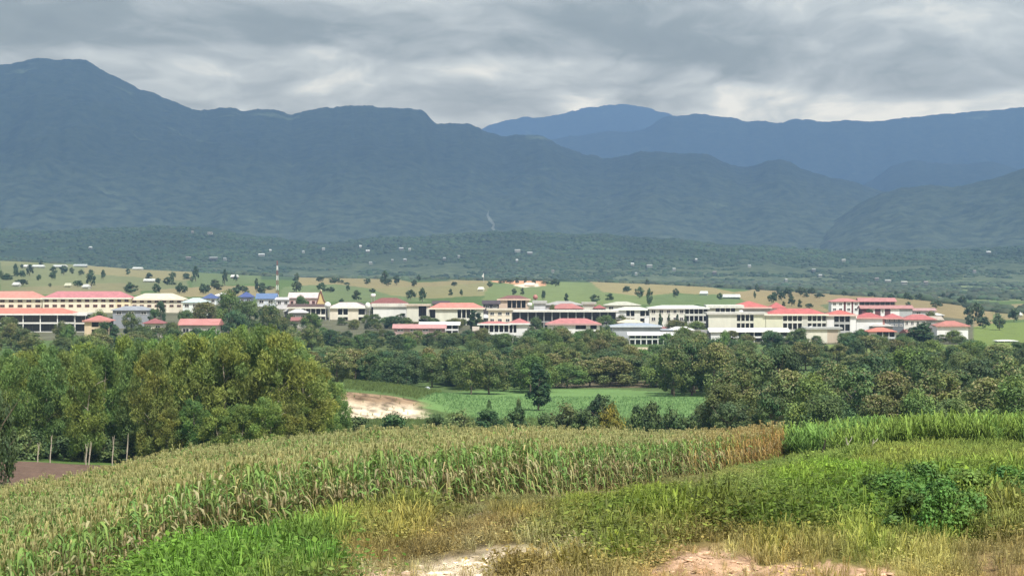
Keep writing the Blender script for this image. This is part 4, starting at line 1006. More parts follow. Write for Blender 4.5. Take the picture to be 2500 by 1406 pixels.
# ---------------------------------------------------------------- trees in and in front of the town
town_tr = [ # key px ytop d wpx label idx
 ('broad',20,772,830,70,'dark dense tree at the left edge in front of the balcony block'),('broad',240,757,860,60,'flat dark tree between the dormitory and the salmon roof'),('broad',375,752,880,40,'dark tree above the small dull red roof'),
 ('broad',392,735,930,30,'dark small tree before the cream hip roofed block'),('broad',500,735,860,80,'large dark tree mass right of the teal roofed shed, left part'),('broad',560,712,880,90,'large dark tree mass behind the grove, tallest middle part'),
 ('broad',610,732,850,80,'large dark tree mass behind the grove, right part'),('broad',660,740,830,70,'dark tree left of the white columned house'),('broad',455,755,820,60,'dark tree just above the wavy pinkish roof'),
 ('broad',575,758,780,80,'dark tree right of the wavy pinkish roof'),('broad',690,772,790,60,'pale branched dark tree below the white columned house'),('broad',735,722,1010,44,'dark tree under the pinkish white meeting hall'),
 ('broad',420,785,760,50,'dark tree between the two small red roofed houses'),('broad',320,762,840,60,'olive tree between the peach and dull red houses'),
 ('column',1160,756,905,30,'tall dark narrow tree in front of the red and peach roof'),('broad',1308,774,822,44,'round green tree between the white arcade and the villa'),('broad',1348,742,960,20,'small dark tree before the long grey roof'),
 ('broad',1335,800,800,60,'green and yellow tree below the white villa wall'),('far',1612,764,880,11,'small pointed tree before the pale block, first from the left'),('far',1634,768,876,12,'small pointed tree before the pale block, second from the left'),
 ('far',1654,766,878,12,'small pointed tree before the pale block, third from the left'),('far',1672,768,872,12,'small pointed tree before the pale block, rightmost'),('broad',1650,780,868,70,'dark bushes under the pale three storey block'),
 ('broad',1700,784,862,70,'dark tree at the foot of the louvred galleries'),('broad',1480,768,870,60,'dark tree between the villa and the grey workshop'),('broad',1520,768,900,50,'dark bush behind the cream orange hut'),
 ('broad',1950,800,800,66,'dense blue green tree before the school wing'),('broad',2100,808,790,70,'dark tree below the orange roofed house'),('column',2245,786,770,74,'tall broad dark tree standing before the right end of the town'),
 ('broad',2330,806,840,50,'low bush before the bright white house'),('broad',2060,812,815,40,'dark low tree right of the cream and tan house'),('broad',1700,806,830,60,'dark tree right of the bright white roof'),
 ('broad',1040,770,945,46,'green bush before the cream flat block'),('broad',960,772,930,60,'dark hedge tree below the flat fronted shophouse'),('broad',1110,776,925,60,'dark hedge tree below the pale yellow front'),
 ('broad',760,765,900,60,'dark bushes before the white columned house'),
]
for i, (key, px, yt, d, w_, lab) in enumerate(town_tr):
    tree_px(key, px, yt, d, w_, lab, 'tree', 'trees among the town buildings', 'town_tree', idx=i % 6)

def belt(n, x0, x1, d0, d1, ht, wd, lab, grp, seed, key='broad', name='broadleaf_tree', avoid=None, mind=.55, idxs=(0, 1, 2, 3, 4, 5), cat='tree'):
    g = np.random.default_rng(seed); pts = []
    tries = 0
    while len(pts) < n and tries < n * 40:
        tries += 1
        px = g.uniform(x0, x1); d = math.sqrt(g.uniform(d0 ** 2, d1 ** 2)); x = (px - 1250) / F * d
        if avoid and avoid(px, d): continue
        if any((x - a) ** 2 + (d - b) ** 2 < (wd[0] * mind) ** 2 for a, b in pts): continue
        pts.append((x, d))
        q_ = int(g.choice(idxs)); tone = ['dark green', 'pale tipped', 'mid green', 'very dark', 'pale speckled', 'fresh green'][q_]
        tree(key, px, d, g.uniform(*ht), g.uniform(*wd), lab if key != 'broad' else lab.replace('dark green', '@').replace('dark', '@').replace('@', tone, 1), cat, grp, name, idx=q_)
# wooded plain between the green field and the town
belt(42, -60, 1000, 640, 800, (6, 9), (7, 11), 'dark tree in the wooded belt left of centre, below the town', 'wooded belt below the town, left', 1, avoid=lambda p, d: 770 < p < 1160)
belt(66, 900, 1760, 600, 800, (3.8, 8.8), (5, 12), 'dark green tree in the wooded plain below the middle of the town', 'wooded plain below the town, middle', 2, avoid=lambda p, d: p < 1130 or d > 790)
belt(62, 1700, 2600, 520, 720, (3.8, 9), (5, 12), 'dark green tree in the wooded plain below the right of the town', 'wooded plain below the town, right', 3, avoid=lambda p, d: (p > 1980 and 690 < d < 800))
belt(40, 740, 1170, 762, 826, (3.8, 5.6), (5, 8), 'low dark green tree between the orchard field and the pink roofs', 'trees between the orchard field and the town', 17, mind=.6)
belt(34, 760, 1120, 500, 580, (6.2, 8.4), (7, 10), 'tall dark rounded tree in the clump behind the pale earth bank', 'clump behind the pale earth bank', 4)
belt(22, 1090, 1345, 485, 560, (6.5, 9), (7, 10), 'tall dark tree in the clump behind the columnar tree', 'clump behind the columnar tree', 5)
belt(22, 1345, 1660, 520, 590, (5.5, 8), (8, 12), 'low dark tree in the hedge behind the bright green field', 'hedge behind the bright green field', 6)
belt(14, 1640, 1760, 480, 540, (9, 12), (8, 11), 'tall dark tree at the right end of the bright green field', 'trees at the right end of the green field', 7)
# large trees on the right behind the grass
big = [(1765,935,330,120),(1800,900,350,130),(1850,862,375,150),(1905,846,395,120),(1930,900,340,150),(1985,915,330,130),(2010,960,300,140),(2040,885,390,130),(2095,895,350,140),(2130,868,400,150),(2180,905,350,150),(2215,850,430,150),(2265,862,420,120),(2290,905,350,150),(2340,900,380,140),(2385,880,420,140),(2420,920,330,170),(2480,925,300,170),(2540,930,310,150),(2470,870,420,120),(1880,960,290,110),(1780,985,290,110),(2150,960,300,130),(2240,955,300,130),(2330,970,290,120)]
bl_lab = ['dark rounded','pale tipped','olive green','dense dark','pale flowering','bright green']
where = ['behind the right end of the corn','left of the dark gap behind the tall grass','in the middle of the large right hand trees','toward the right of the large trees','at the right edge behind the tall grass']
seen = {}
for i, (px, yt, d, w_) in enumerate(big):
    tone = bl_lab[i % 6]; wh = where[0] if px < 1860 else where[1] if px < 2030 else where[2] if px < 2200 else where[3] if px < 2370 else where[4]
    row = 'front row' if d < 335 else ('tall middle row' if d < 385 else 'back row')
    lab = f'{tone} tree, {row}, {wh}'
    tree_px('broad', px, yt, d, w_ * 1.1, lab, 'tree', 'large trees on the right', 'broadleaf_tree', idx=i % 6)
tree_px('column', 1315, 884, 425, 52, 'single columnar dark tree standing in the bright green field', 'tree', None, 'columnar_tree')
tree_px('broad', -14, 940, 150, 118, 'very dark tree cut by the left edge above the corn', 'tree', None, 'dark_edge_tree', idx=3)
for (key, px, yt, d, w_, lab) in [
 ('shrub',962,1014,330,84,'dark leafy shrub on the grass behind the corn, left of centre'),('shrub',1262,996,345,70,'compact dark bush left of the leaning tree'),
 ('shrub',1372,990,350,110,'wide grey green bush below the columnar tree'),('gold',1492,1000,322,86,'golden yellow bush glowing behind the corn'),('shrub',1480,968,372,76,'grey green bush behind the golden bush'),
 ('shrub',1590,985,345,60,'dark bush right of the golden bush'),('shrub',1640,1000,335,70,'dark bush at the edge of the field right of the golden bush'),('shrub',1560,990,360,60,'small bush between golden bush and field edge'),
 ('shrub',1130,1008,350,90,'low olive scrub at the foot of the earth bank, right one'),('shrub',1060,1012,345,80,'low olive scrub at the foot of the earth bank, left one'),('shrub',1190,1004,362,80,'olive scrub left of the compact dark bush'),
 ('shrub',1420,1000,335,80,'dark shrub around the foot of the leaning tree'),('shrub',1195,975,430,14,'small dark stump like bush on the green field, left one'),('shrub',1266,972,428,14,'small dark upright bush on the green field, right one'),
 ('shrub',1330,1010,330,70,'low bush below the wide grey green bush'),('shrub',870,1020,330,90,'green shrub at the right foot of the grove'),('shrub',780,1010,300,120,'dark blue green shrub in the shade of the grove'),
 ('shrub',1690,1015,320,80,'dark shrub where the corn meets the large trees'),('shrub',1720,990,335,80,'olive shrub in front of the large trees on the right')]:
    tree_px(key, px, yt, d, w_, lab, 'bush', 'bushes behind the corn', 'shrub')
tree_px('column', 1400, 940, 352, 34, 'dark narrow tree leaning to the right behind the corn', 'tree', None, 'leaning_tree', lean=(0, R(38))).rotation_euler.z = 0
# small shed roof in the clump
hut('tiny blue white shed roof at the foot of the dark clump', 1046, 940, 10, 4, (200, 210, 220), (220, 232, 240), None, d=500, name='field_shed')
hut('small tan thatched roof peeping out of the wooded plain', 1563, 842, 44, 7, (150, 130, 110), (206, 184, 146), None, d=690, name='thatched_hut', z=float(gz(1563, 690)) + 3.0)

# ---------------------------------------------------------------- eucalyptus grove
belt(34, 760, 2300, 828, 880, (2.6, 4.2), (4, 7), 'low dark tree standing close against the front houses', 'low trees close against the front houses', 15, name='town_tree', mind=.8)
gh = np.random.default_rng(91)
for k in range(34):
    px_ = gh.uniform(700, 2330); d_ = gh.uniform(842, 1060)
    rc_ = [(150, 146, 142), (200, 196, 190), (176, 104, 98), (120, 112, 108), (196, 180, 160), (222, 224, 222)][k % 6]
    nm_ = ['weathered grey', 'pale grey', 'faded red', 'dark brown', 'tan', 'white'][k % 6]
    X_, y_, z_ = gpt(px_, d_)
    W_2 = gh.uniform(2.2, 6); H_ = gh.uniform(2.4, 3.6); D_ = gh.uniform(4, 7)
    root = thing('small_house', (X_, y_, z_), f'low house with a {nm_} roof squeezed between larger buildings of the town', 'house', 'low houses between the larger town buildings', R(gh.uniform(-20, 20)))
    MB().box(-W_2, W_2, 0, D_, -1.5, H_).build('wall', paint([(190, 184, 168), (150, 144, 136), (214, 206, 190), (120, 112, 108)][k % 4]), root)
    m = MB(); hip(m, -W_2 - .5, W_2 + .5, -.8, D_ + .8, H_ + .02, H_ + gh.uniform(.8, 1.6), [.05, D_ / 2][k % 2]); m.build('roof', paint(rc_, 'roof'), root)
    for q in range(2): window(root, -W_2 * .5 + q * W_2, H_ * .5, min(W_2 * .4, 1.6), 1.2, -.004, (200, 196, 186))
ORD = ['first', 'second', 'third', 'fourth', 'fifth', 'sixth', 'seventh', 'eighth', 'ninth', 'tenth', 'eleventh', 'twelfth', 'thirteenth', 'fourteenth', 'fifteenth', 'sixteenth', 'seventeenth', 'eighteenth', 'nineteenth', 'twentieth']
euc = []
g = np.random.default_rng(5)
front = [(-30,835,285),(25,850,275),(70,845,290),(120,832,282),(165,838,290),(205,852,272),(250,822,285),(298,800,292),(335,815,278),(372,835,270),(405,812,285),(440,812,292),(475,798,276),(515,792,290),(555,790,275),(598,776,288),(640,768,280),(680,792,274),(718,828,286),(745,855,276)]
labs = ['slender pale trunked', 'olive crowned', 'yellow green', 'dense drooping', 'tall feathery']
for i, (px, yt, d) in enumerate(front):
    wh = 'left end' if px < 150 else 'left middle' if px < 300 else 'middle' if px < 460 else 'tallest part' if px < 700 else 'right end'
    tree_px('euc', px, yt, d, 165 if px > 420 else 118, f'{labs[i % 5]} eucalyptus in the front row of the grove, {ORD[i]} from the left', 'tree', 'eucalyptus grove', 'eucalyptus_tree', idx=i % 5)
for i in range(16):
    px = -40 + i * 50; d = g.uniform(305, 335)
    yt = np.interp(px, [0, 300, 640, 760], [838, 812, 775, 850]) + g.uniform(-4, 22)
    tree_px('euc', px, yt, d, 150, 'eucalyptus in the back row of the grove, its crown merging with those in front', 'tree', 'eucalyptus grove, back row', 'eucalyptus_tree', idx=(i + 2) % 5)
for i, (px, yt, d, w_) in enumerate([(770,930,285,120),(800,908,300,110),(740,960,275,120),(830,960,292,70),(700,975,268,110),(650,960,266,110),(590,975,268,110),(530,985,266,110),(470,965,268,110),(415,985,268,80)]):
    tree_px('euc', px, yt, d, w_, 'bright green young eucalyptus sloping down to the earth bank' + ['', ', behind', ', in front', ', rightmost'][i] if i < 4 else f'low leafy young eucalyptus at the foot of the grove, {ORD[9 - i]} from the left', 'tree', 'young trees at the foot of the grove', 'young_eucalyptus', idx=i % 5)
belt(26, 40, 420, 268, 300, (1.8, 3.4), (3, 5.5), 'low green bush growing under the left part of the grove', 'bushes under the grove', 23, key='shrub', name='shrub', idxs=(0, 1, 2), cat='bush', mind=.5)
# thin pale trunks seen under the crowns
for i, (px, yt, yb, lean) in enumerate([(92,1102,1118,0),(122,1070,1116,2),(210,1088,1124,-1),(216,1084,1124,5),(274,1072,1128,1),(308,1068,1124,3)]):
    d = 262; S = d / F
    X, _, zb = ray(px, yb, d); zt = zat(yt, d); g0 = float(gz(px, d))
    root = thing('bare_sapling', (X, d, g0), 'bare pale young trunk standing at the edge of the grove above the ploughed soil' , 'sapling', 'bare trunks at the edge of the grove')
    H = max(zt - g0, 2)
    V, Fq = tube([(0, 0, -.4), (lean * S * .4, 0, H * .3), (lean * S * .5 + .1, .1, H * .7), (lean * S * 1.6, 0, H * 1.1)], [.085, .07, .055, .035], 6)
    m = MB(); m.V = [tuple(v) for v in V]; m.F = [tuple(int(i_) for i_ in f) for f in Fq]; m.build('trunk', m_pale, root, True)
    V, Fq = tube([(lean * S * .45, 0, H * .5), (.16, 0, H * .8), (.25, .1, H * 1.15)], [.04, .03, .02], 5)
    m = MB(); m.V = [tuple(v) for v in V]; m.F = [tuple(int(i_) for i_ in f) for f in Fq]; m.build('branch', m_pale, root, True)
belt(30, 680, 1200, 890, 965, (2.5, 4), (4, 7), 'low dark hedge tree before the cream shophouses', 'hedge trees before the cream shophouses', 13, name='town_tree', mind=.7)
belt(34, 200, 2300, 885, 1040, (3.5, 6), (4.5, 8), 'dark tree in a gap between the town houses', 'trees in the gaps between the town houses', 9, name='town_tree', mind=1.2)
belt(26, 950, 2350, 800, 842, (3.5, 5), (5, 8), 'low dark tree at the foot of the front row of houses', 'low trees along the front of the town', 11, name='town_tree', mind=1.0)
# ---------------------------------------------------------------- corn
def strip(base, yaw, L, w, rise, fall, twist=0.0):
    """arching leaf blade, 3 quads"""
    t = np.array([0, .35, .7, 1.0]); wd = np.array([.6, 1, .75, .05]) * w / 2
    r = L * t * np.array([1, .95, .85, .78]); z = rise * np.sin(t * 2.0) - fall * t ** 2.4
    dx, dy = math.cos(yaw), math.sin(yaw)
    nx, ny = -dy, dx
    V = []
    for i in range(4):
        c = np.array([dx * r[i], dy * r[i], z[i]]) + base
        tw = twist * t[i]
        sd_ = np.array([nx * math.cos(tw), ny * math.cos(tw), math.sin(tw)]) * wd[i]
        V += [c - sd_, c + sd_]
    return np.array(V), np.array([(0, 1, 3, 2), (2, 3, 5, 4), (4, 5, 7, 6)])
def corn_parts(seed, dead=False):
    g = np.random.default_rng(seed)
    H = 1.72
    st = tube([(0, 0, -.15), (.01, 0, H * .5), (0, .02, H)], [.017, .014, .008], 3)
    leaves, lc = [], []
    a0 = g.random() * 6.28
    nl = 14
    for i in range(nl):
        h = .18 + (H - .3) * i / (nl - 1)
        yaw = a0 + math.pi * (i % 2) + g.normal() * .45
        up = i / (nl - 1)
        dry = g.random() < ((.60 - up * .52) if not dead else .82)
        V, Fq = strip(np.array([0, 0, h]), yaw, g.uniform(.36, .68) * (1 - .3 * abs(up - .5)) * 1.04, .073 if not dry else .040, .24 if not dry else .10, (.40 if not dry else .6) * g.uniform(.7, 1.3), g.normal() * .7)
        leaves.append((V, Fq))
        c = np.array([.46, .41, .18]) * g.uniform(.4, 1.3) if dry else np.array([.19, .30, .078]) * g.uniform(.5, 1.4)
        if not dry and g.random() < .28: c = np.array([.40, .38, .20]) * g.uniform(.8, 1.2)
        lc.append(np.tile(c, (len(V), 1)))
    tl = []
    for i in range(5):
        yaw = g.random() * 6.28
        V, Fq = strip(np.array([0, 0, H - .03]), yaw, g.uniform(.08, .20), .024, .24, .06); tl.append((V, Fq))
    eV, eF = tube([(0, 0, 0), (.03, 0, .05), (.04, .0, .16), (.03, 0, .22)], [.012, .032, .028, .006], 5)
    if dead:
        lc = [c_ * np.array([1.08, .86, .68]) if c_[0, 0] > c_[0, 1] else c_ * np.array([1.35, .95, .8]) for c_ in lc]
    an = a0 + .5; ca, sa = math.cos(an), math.sin(an)
    eV = np.stack([eV[:, 0] * ca - eV[:, 1] * sa + ca * .03, eV[:, 0] * sa + eV[:, 1] * ca + sa * .03, eV[:, 2] + .85], 1)
    lv = join(leaves)
    return (st[0], st[1], np.tile([.30, .27, .11], (len(st[0]), 1))), (lv[0], lv[1], np.concatenate(lc)), (*join(tl), np.tile([.40, .37, .17], (sum(len(v) for v, _ in tl), 1)) * 1.0), (eV, eF, np.tile([.52, .43, .25], (len(eV), 1)))
CORN = [corn_parts(100 + s) for s in range(8)] + [corn_parts(130 + s, True) for s in range(4)]
def whole(ps):
    o = 0; Vs, Fs, Cs = [], [], []
    for V, Fq, C in ps:
        Vs.append(V); Fs.append(Fq + o); Cs.append(C); o += len(V)
    return np.concatenate(Vs), np.concatenate(Fs), np.concatenate(Cs)
cornW = [whole(p_) for p_ in CORN]
g = np.random.default_rng(77)
dn = []
xs_, ys_ = np.arange(-75, 30, .30), np.arange(43, 196, .56)
XX, YY = np.meshgrid(xs_, ys_)
XX = XX + g.normal(size=XX.shape) * .09; YY = YY + g.normal(size=YY.shape) * .11
x_, y_ = XX.ravel(), YY.ravel()
pxc = 1250 + x_ / y_ * F
k = corn_mask(pxc, y_) & (pxc > -400) & (g.random(len(x_)) < .95)
x_, y_, pxc = x_[k], y_[k], pxc[k]
z_ = gz(pxc, y_)
hgt = (1.17 + .2 * (fbm(x_ / 4, y_ / 4, 3, 51) - .5) * 2 + g.normal(size=len(x_)) * .07)
hgt = hgt * np.interp(pxc, [0, 900, 1300, 1700], [.86, 1.02, 1.14, 1.1])
dryf = np.clip((fbm(x_ / 6, y_ / 6, 3, 55) - .35) * 1.6, 0, 1)
edge = np.clip((pxc - 1620) / 190, 0, 1)             # the dry brown right hand end
dryf = np.clip(dryf * .6 + edge, 0, 1)[:, None]
tint = g.uniform(.74, 1.2, (len(x_), 1)) * ((1 - dryf) * np.array([.92, 1.0, .92]) + dryf * np.array([1.12, .97, .86]))
P = np.stack([x_, y_, z_ - .02], 1)
sort = np.where(g.random(len(x_)) < np.clip((pxc - 1640) / 200, 0, .93), g.integers(8, 12, len(x_)), g.integers(0, 8, len(x_)))
front_gap = y_ - np.interp(pxc, CORN_F[:, 0], CORN_F[:, 1])
size_rank = np.argsort(np.where((pxc > 0) & (pxc < 1915), front_gap, 99))
indiv = np.zeros(len(x_), bool); indiv[size_rank[:300]] = True
rest = ~indiv
n_ = rest.sum()
V, Fq, C = merge(cornW, sort[rest], P[rest], g.random(n_) * 6.28, hgt[rest] , tint[rest], lean=g.normal(size=(n_, 2)) * .07)
o = mesh_np('corn_crop', V, Fq, m_stuff, C)
tag(o, 'ripening corn crop filling the hillside behind its front row', 'corn', kind='stuff')
m_corn = mat_leaf('corn_leaves', 0.3, 1.0, 0.3)
corn_me = []
for st, lv, tl, er in CORN:
    L = []
    for nm, (V, Fq, C) in (('stalk', st), ('leaves', lv), ('tassel', tl), ('cob', er)):
        o = mesh_np(nm, V, Fq, m_corn, C); L.append((nm, o.data)); bpy.data.objects.remove(o)
    corn_me.append(L)
for i in np.where(indiv)[0]:
    end = pxc[i] > 1800; lft = pxc[i] < 700
    lab = 'dry orange brown corn plant at the right hand end of the front row' if end else ('green corn plant in the front row behind the bright grass on the left' if lft else 'corn plant in the front row with dry lower leaves and a tan tassel')
    root = thing('corn_plant', (x_[i], y_[i], z_[i] - .02), lab, 'corn plant', 'front row of corn, ' + ('dry right end' if end else 'left' if lft else 'middle'), g.random() * 6.28)
    for nm, me in corn_me[sort[i]]:
        c = bpy.data.objects.new(nm, me); col.objects.link(c); c.parent = root; c.scale = (hgt[i],) * 3

# ---------------------------------------------------------------- grass and weeds
def tuft(seed, kind):
    g = np.random.default_rng(seed); L, Cc = [], []
    if kind == 'grass':
        for i in range(16):
            an = g.random() * 6.28; r = g.random() * .16
            V, Fq = strip(np.array([math.cos(an) * r, math.sin(an) * r, -.03]), g.random() * 6.28, g.uniform(.15, .55), .017 * g.uniform(.8, 1.5), g.uniform(.35, .85), g.uniform(.1, .5), g.normal() * .6)
            L.append((V, Fq)); Cc.append(np.tile(np.array([1, 1, 1]) * g.uniform(.6, 1.45), (8, 1)))
    elif kind == 'cane':
        for i in range(15):
            an = g.random() * 6.28; r = g.random() * .25
            V, Fq = strip(np.array([math.cos(an) * r, math.sin(an) * r, g.uniform(0, .5)]), g.random() * 6.28, g.uniform(.3, .8), .05, g.uniform(.5, .95), g.uniform(.1, .6), g.normal() * .6)
            L.append((V, Fq)); Cc.append(np.tile(np.array([1, 1, 1]) * g.uniform(.6, 1.45), (8, 1)))
    else:
        n = 90
        c = g.normal(size=(n, 3)) * np.array([.26, .26, .14]) + np.array([0, 0, .22]); c[:, 2] = np.abs(c[:, 2])
        nr = rot_to(g.normal(size=(n, 3)) * .6 + np.array([0, -.1, .8])); ta = rot_to(np.cross(nr, g.normal(size=(n, 3)))); bi = np.cross(nr, ta)
        s = g.uniform(.6, 1.4, n)[:, None]
        V, Fq = cards(c, ta * .036 * s, bi * .021 * s)
        f = g.uniform(.55, 1.45, n)
        return V, Fq, np.repeat(np.ones((n, 3)) * f[:, None], 4, axis=0)
    V, Fq = join(L)
    return V, Fq, np.concatenate(Cc)
TG = [tuft(300 + s, 'grass') for s in range(7)]; TL = [tuft(320 + s, 'leafy') for s in range(6)]; TC = [tuft(340 + s, 'cane') for s in range(6)]

def sample(n, x0, x1, d0, d1, dens):
    px = g.uniform(x0, x1, n); d = np.sqrt(g.uniform(d0 ** 2, d1 ** 2, n))
    k = g.random(n) < dens(px, d)
    return px[k], d[k]
def front_zone(px, d):
    return (d < np.interp(px, CORN_F[:, 0], CORN_F[:, 1]) + .4) | (px > 1912)
NTRY = 190000
px, d = sample(NTRY, -300, 3100, 33, 168, lambda p_, d_: np.clip((64 / d_) ** 1.15, .12, 1) * front_zone(p_, d_))
z = gz(px, d); py = py_of(z, d)
nc_ = near_cover(px, py)
k = (g.random(len(px)) < nc_[:, 4]) & (py < 1440 + 60)
px, d, z, nc_ = px[k], d[k], z[k], nc_[k]
x = (px - 1250) / F * d
leafy = g.random(len(px)) < nc_[:, 5] * np.clip(fbm(x / 1.5, d / 1.5, 2, 95) * 1.7, .2, 1.3)
dry = (g.random(len(px)) < nc_[:, 6] * .4)[:, None]
mul = 1.2
straw = np.array([.175, .225, .075])
sf = np.clip((.88 - nc_[:, 4]) * 1.8, 0, .6)[:, None]
base = (nc_[:, :3] * (1 - sf) + straw * sf) * mul
base = base * (.7 + .75 * fbm(x / 1.1, d / 2.5, 3, 93))[:, None] * np.stack([.9 + .3 * fbm(x / 3, d / 4, 2, 94)] + [np.ones(len(x))] * 2, 1)
base = np.where(dry, base * np.array([1.12, 1.05, .92]), base) * g.uniform(.6, 1.4, (len(px), 1))
clump = fbm(x / 2.2, d / 2.2, 3, 97)
big_ = .45 + 1.5 * clump
hh = nc_[:, 3] * big_ * g.uniform(.7, 1.3, len(px)) * np.clip(1.25 - (d - 60) / 300, .9, 1.2)
def emit(mask, T, name, label, cat, hs, wide=1.0):
    idx = np.where(mask)[0]
    P = np.stack([x[idx], d[idx], z[idx]], 1)
    sc_ = hh[idx] * hs
    wf = np.clip(.9 + d[idx] / 190, 1, 1.9) * wide
    V, Fq, C = merge(T, g.integers(0, len(T), len(idx)), P, g.random(len(idx)) * 6.28, sc_ * wf, np.clip(base[idx], 0, .6), lean=g.normal(size=(len(idx), 2)) * .12, szr=1 / wf)
    tag(mesh_np(name, V, Fq, m_stuff, C), label, cat, kind='stuff')
emit(~leafy, TG, 'grass', 'rough green and straw coloured grass covering the bank in front of the corn', 'grass', 1.0)
emit(leafy, TL, 'weeds', 'low leafy weeds and creepers spread through the foreground grass', 'weeds', 1.15, 1.35)

rough = (g.random(len(px)) < .045) & (nc_[:, 4] > .85) & (d > 44) & (nc_[:, 6] < .5)
hh = hh * g.uniform(.8, 1.5, len(px))
emit(rough, TC, 'tall_weeds', 'taller arching weeds standing up through the foreground grass', 'weeds', .5)

# tall grass field on the right
px = g.uniform(1885, 3000, 17000); d = np.sqrt(g.uniform(147 ** 2, 196 ** 2, 17000))
fr = np.interp(px, [1885, 1960, 2100, 2300, 2500, 3000], [178, 168, 158, 154, 152, 151]) + (fbm(px / 60, d * 0, 2, 12) - .5) * 7
k = d > fr; px, d = px[k], d[k]
x = (px - 1250) / F * d; z = gz(px, d)
P = np.stack([x, d, z], 1)
tn = np.array([.155, .27, .060]) * g.uniform(.65, 1.35, (len(x), 1)) * np.where(fbm(x / 5, d / 5, 3, 14)[:, None] > .55, np.array([1.25, 1.05, .9]), np.array([1, 1, 1]))
V, Fq, C = merge(TC, g.integers(0, 6, len(x)), P, g.random(len(x)) * 6.28, g.uniform(1.1, 2.05, len(x)) * (.8 + .4 * fbm(x / 1.8, d / 1.8, 2, 18)) * np.clip((px - 1870) / 60, .6, 1), tn, lean=g.normal(size=(len(x), 2)) * .1)
tag(mesh_np('tall_grass_field', V, Fq, m_stuff, C), 'tall bright green cane like grass on the rise at the right', 'grass', kind='stuff')

# low crop on the bright green field and grass behind the corn
px = g.uniform(840, 1800, 26000); d = g.uniform(300, 480, 26000)
x = (px - 1250) / F * d; z = gz(px, d); py = py_of(z, d)
k = (g.random(len(px)) < .8) & ~((px < 1085) & (d > 391) & (d < 411) & (g.random(len(px)) < .9)); px, d, x, z, py = px[k], d[k], x[k], z[k], py[k]
fld = inpoly(px, py, FAR[-2][0]) & (d > 395)
tn = np.where(fld[:, None], np.array([.125, .235, .085]), np.array([.14, .19, .055])) * g.uniform(.7, 1.3, (len(px), 1))
V, Fq, C = merge(TG, g.integers(0, 7, len(px)), np.stack([x, d, z], 1), g.random(len(px)) * 6.28, np.where(fld, .5, .9) * g.uniform(.7, 1.3, len(px)) , tn)
V = V
tag(mesh_np('field_crop', V, Fq, m_stuff, C), 'short green crop and rough grass on the flat field behind the corn', 'crop', kind='stuff')

# ---------------------------------------------------------------- bushes of the thicket, posts, rocks
gb = np.random.default_rng(8)
thick = [(2195,1150,55,120),(2262,1136,56,130),(2330,1158,55,110),(2388,1146,57,120),(2455,1172,58,130),(2175,1200,51,120),(2238,1192,50,130),(2302,1210,49,120),(2372,1200,50,130),(2440,1222,51,120),(2225,1250,46,120),(2300,1262,45,110),(2365,1256,46,110),(2132,1216,53,80),(2515,1180,58,130),(2490,1240,52,110)]
tl_ = ['dark green leafy bush', 'creeper covered bush', 'bright leafed bush']
pos = lambda p_, y_: ('atop the right thicket' if y_ < 1175 else 'low in the right thicket') if p_ > 2100 else ('left of the thicket' if p_ > 1900 else 'on the slope below the corn')
ordn = ['first', 'second', 'third', 'fourth', 'fifth', 'sixth', 'seventh', 'eighth', 'ninth', 'tenth', 'eleventh', 'twelfth']
cnt = {}
for i, (px, yt, d, w_) in sorted(enumerate(thick), key=lambda q: q[1][0]):
    wh = pos(px, yt); n_ = cnt.get(wh, 0); cnt[wh] = n_ + 1
    tree_px('bush', px, yt - (22 if px > 2400 else 6), d, w_ * 1.4, f'{tl_[i % 3]} {wh}, {ordn[n_]} from the left', 'bush', 'bushes of the foreground slope', 'bush', idx=i)
posts = [(2073,1068,1118,-8,'crooked pale post with a forked top, second from the left of the old fence line'),(2130,1072,1108,3,'thin pale post, third from the left of the old fence line'),(2010,1072,1110,5,'dark thin post, leftmost of the old fence line'),
 (2207,1096,1122,3,'short dark burnt post in the middle of the old fence line'),(2361,1092,1134,-6,'pale crooked post with a bent top, second from the right of the old fence line'),(2464,1098,1132,2,'grey straight post, rightmost of the old fence line'),(1914,1112,1126,0,'short dark stump at the right end of the corn')]
for i, (px, yt, yb, ln, lab) in enumerate(posts):
    d = 143 - (i % 3) * 2; S = d / F
    X, _, zt = ray(px, yt, d); g0 = float(gz(px, d)); H = max(zt - g0, .5)
    root = thing('fence_post', (X, d, g0), lab, 'fence post', 'old wooden fence posts')
    a = ln * S
    V, Fq = tube([(-a * .5, 0, -.2), (-a, 0, H * .35), (a * .6, .05, H * .7), (a, 0, H)], [.06, .052, .048, .035], 6)
    m = MB(); m.V = [tuple(v) for v in V]; m.F = [tuple(int(i_) for i_ in f) for f in Fq]
    dark = 'dark' in lab
    m.build('post', paint((70, 60, 50) if dark else (160, 152, 130)), root, True)
    if not dark and i in (0, 1, 4):
        V, Fq = tube([(a * .5, 0, H * .65), (a * .5 + .22, 0, H * .9), (a * .5 + .3, .02, H * 1.08)], [.03, .024, .014], 5)
        m = MB(); m.V = [tuple(v) for v in V]; m.F = [tuple(int(i_) for i_ in f) for f in Fq]; m.build('fork', paint((186, 178, 158)), root, True)

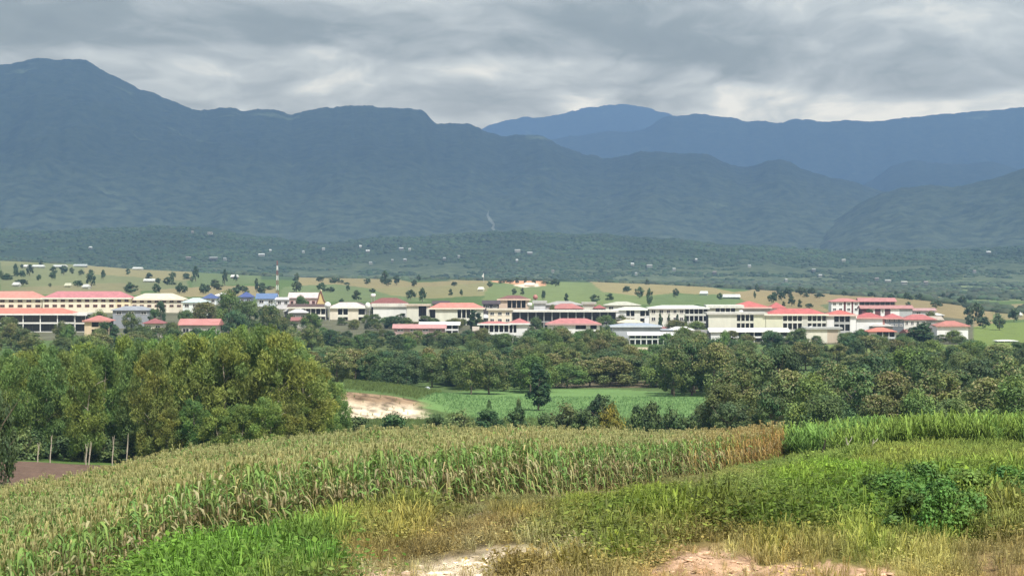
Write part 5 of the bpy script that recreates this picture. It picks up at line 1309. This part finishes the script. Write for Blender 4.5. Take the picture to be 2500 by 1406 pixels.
def rock(seed):
    g_ = np.random.default_rng(seed); V, Ft, C = ico_blob(seed)
    V = V * g_.uniform(.6, 1.3, 3); V[:, 2] = V[:, 2] * .5
    return V, Ft, C
px = g.uniform(840, 2560, 6000); d = g.uniform(34, 46, 6000); z = gz(px, d); py = py_of(z, d)
c = near_cover(px, py); k = (c[:, 4] < .5) & (g.random(6000) < .75)
px, d, z, c = px[k], d[k], z[k], c[k]
V, Fq, C = merge([rock(s) for s in range(5)], g.integers(0, 5, len(px)), np.stack([(px - 1250) / F * d, d, z - .02], 1), g.random(len(px)) * 6.28, g.uniform(.015, .06, len(px)) * g.uniform(.4, 2.0, len(px)) ** 1.3, c[:, :3] * g.uniform(.6, 1.35, (len(px), 1)))
m_rock, t = newmat('pale_stone')
a = t.n('ShaderNodeAttribute', attribute_name='Col')
_out(t, t.n('ShaderNodeBsdfPrincipled', {'Base Color': (a, 0), 'Roughness': .95}))
tag(mesh_np('stones', V, Fq, m_rock, C), 'pale stones and clods on the bare earth at the bottom of the slope', 'stones', kind='stuff')

# ---------------------------------------------------------------- smoke and haze
def volume_mat(name, c, dens, noise=False):
    m, t = newmat(name)
    pv = t.n('ShaderNodeVolumePrincipled', {'Color': (*c, 1), 'Density': dens, 'Anisotropy': 0.0})
    t.n('ShaderNodeOutputMaterial', {'Volume': (pv, 0)})
    return m
V, Fq = tube([(0, 0, -6), (-5, 0, 4), (-3, 0, 10), (-10, 0, 18), (-14, 0, 26), (-12, 0, 34)], [1.6, 3.2, 2.4, 3.6, 2.4, .5], 8)
X, _, zz0 = ray(1210, 562, 4010)
sm = MB(); sm.V = [(v[0] + X, v[1] + 4010, v[2] + zz0) for v in V]; sm.F = [tuple(int(i_) for i_ in f) for f in Fq] + [tuple(range(7, -1, -1)), tuple(range(len(V) - 8, len(V)))]
s_o = sm.build('smoke', volume_mat('thin_white_smoke', (.95, .95, .95), .05))
tag(s_o, 'thin white smoke wisp rising above the low forested hill', 'smoke', kind='stuff')
hz = MB().box(-8500, 8500, -120, 15500, -260, 960)
h_o = hz.build('haze', volume_mat('blue_haze', (.228, .392, .72), HAZE_D))
tag(h_o, kind='stuff')
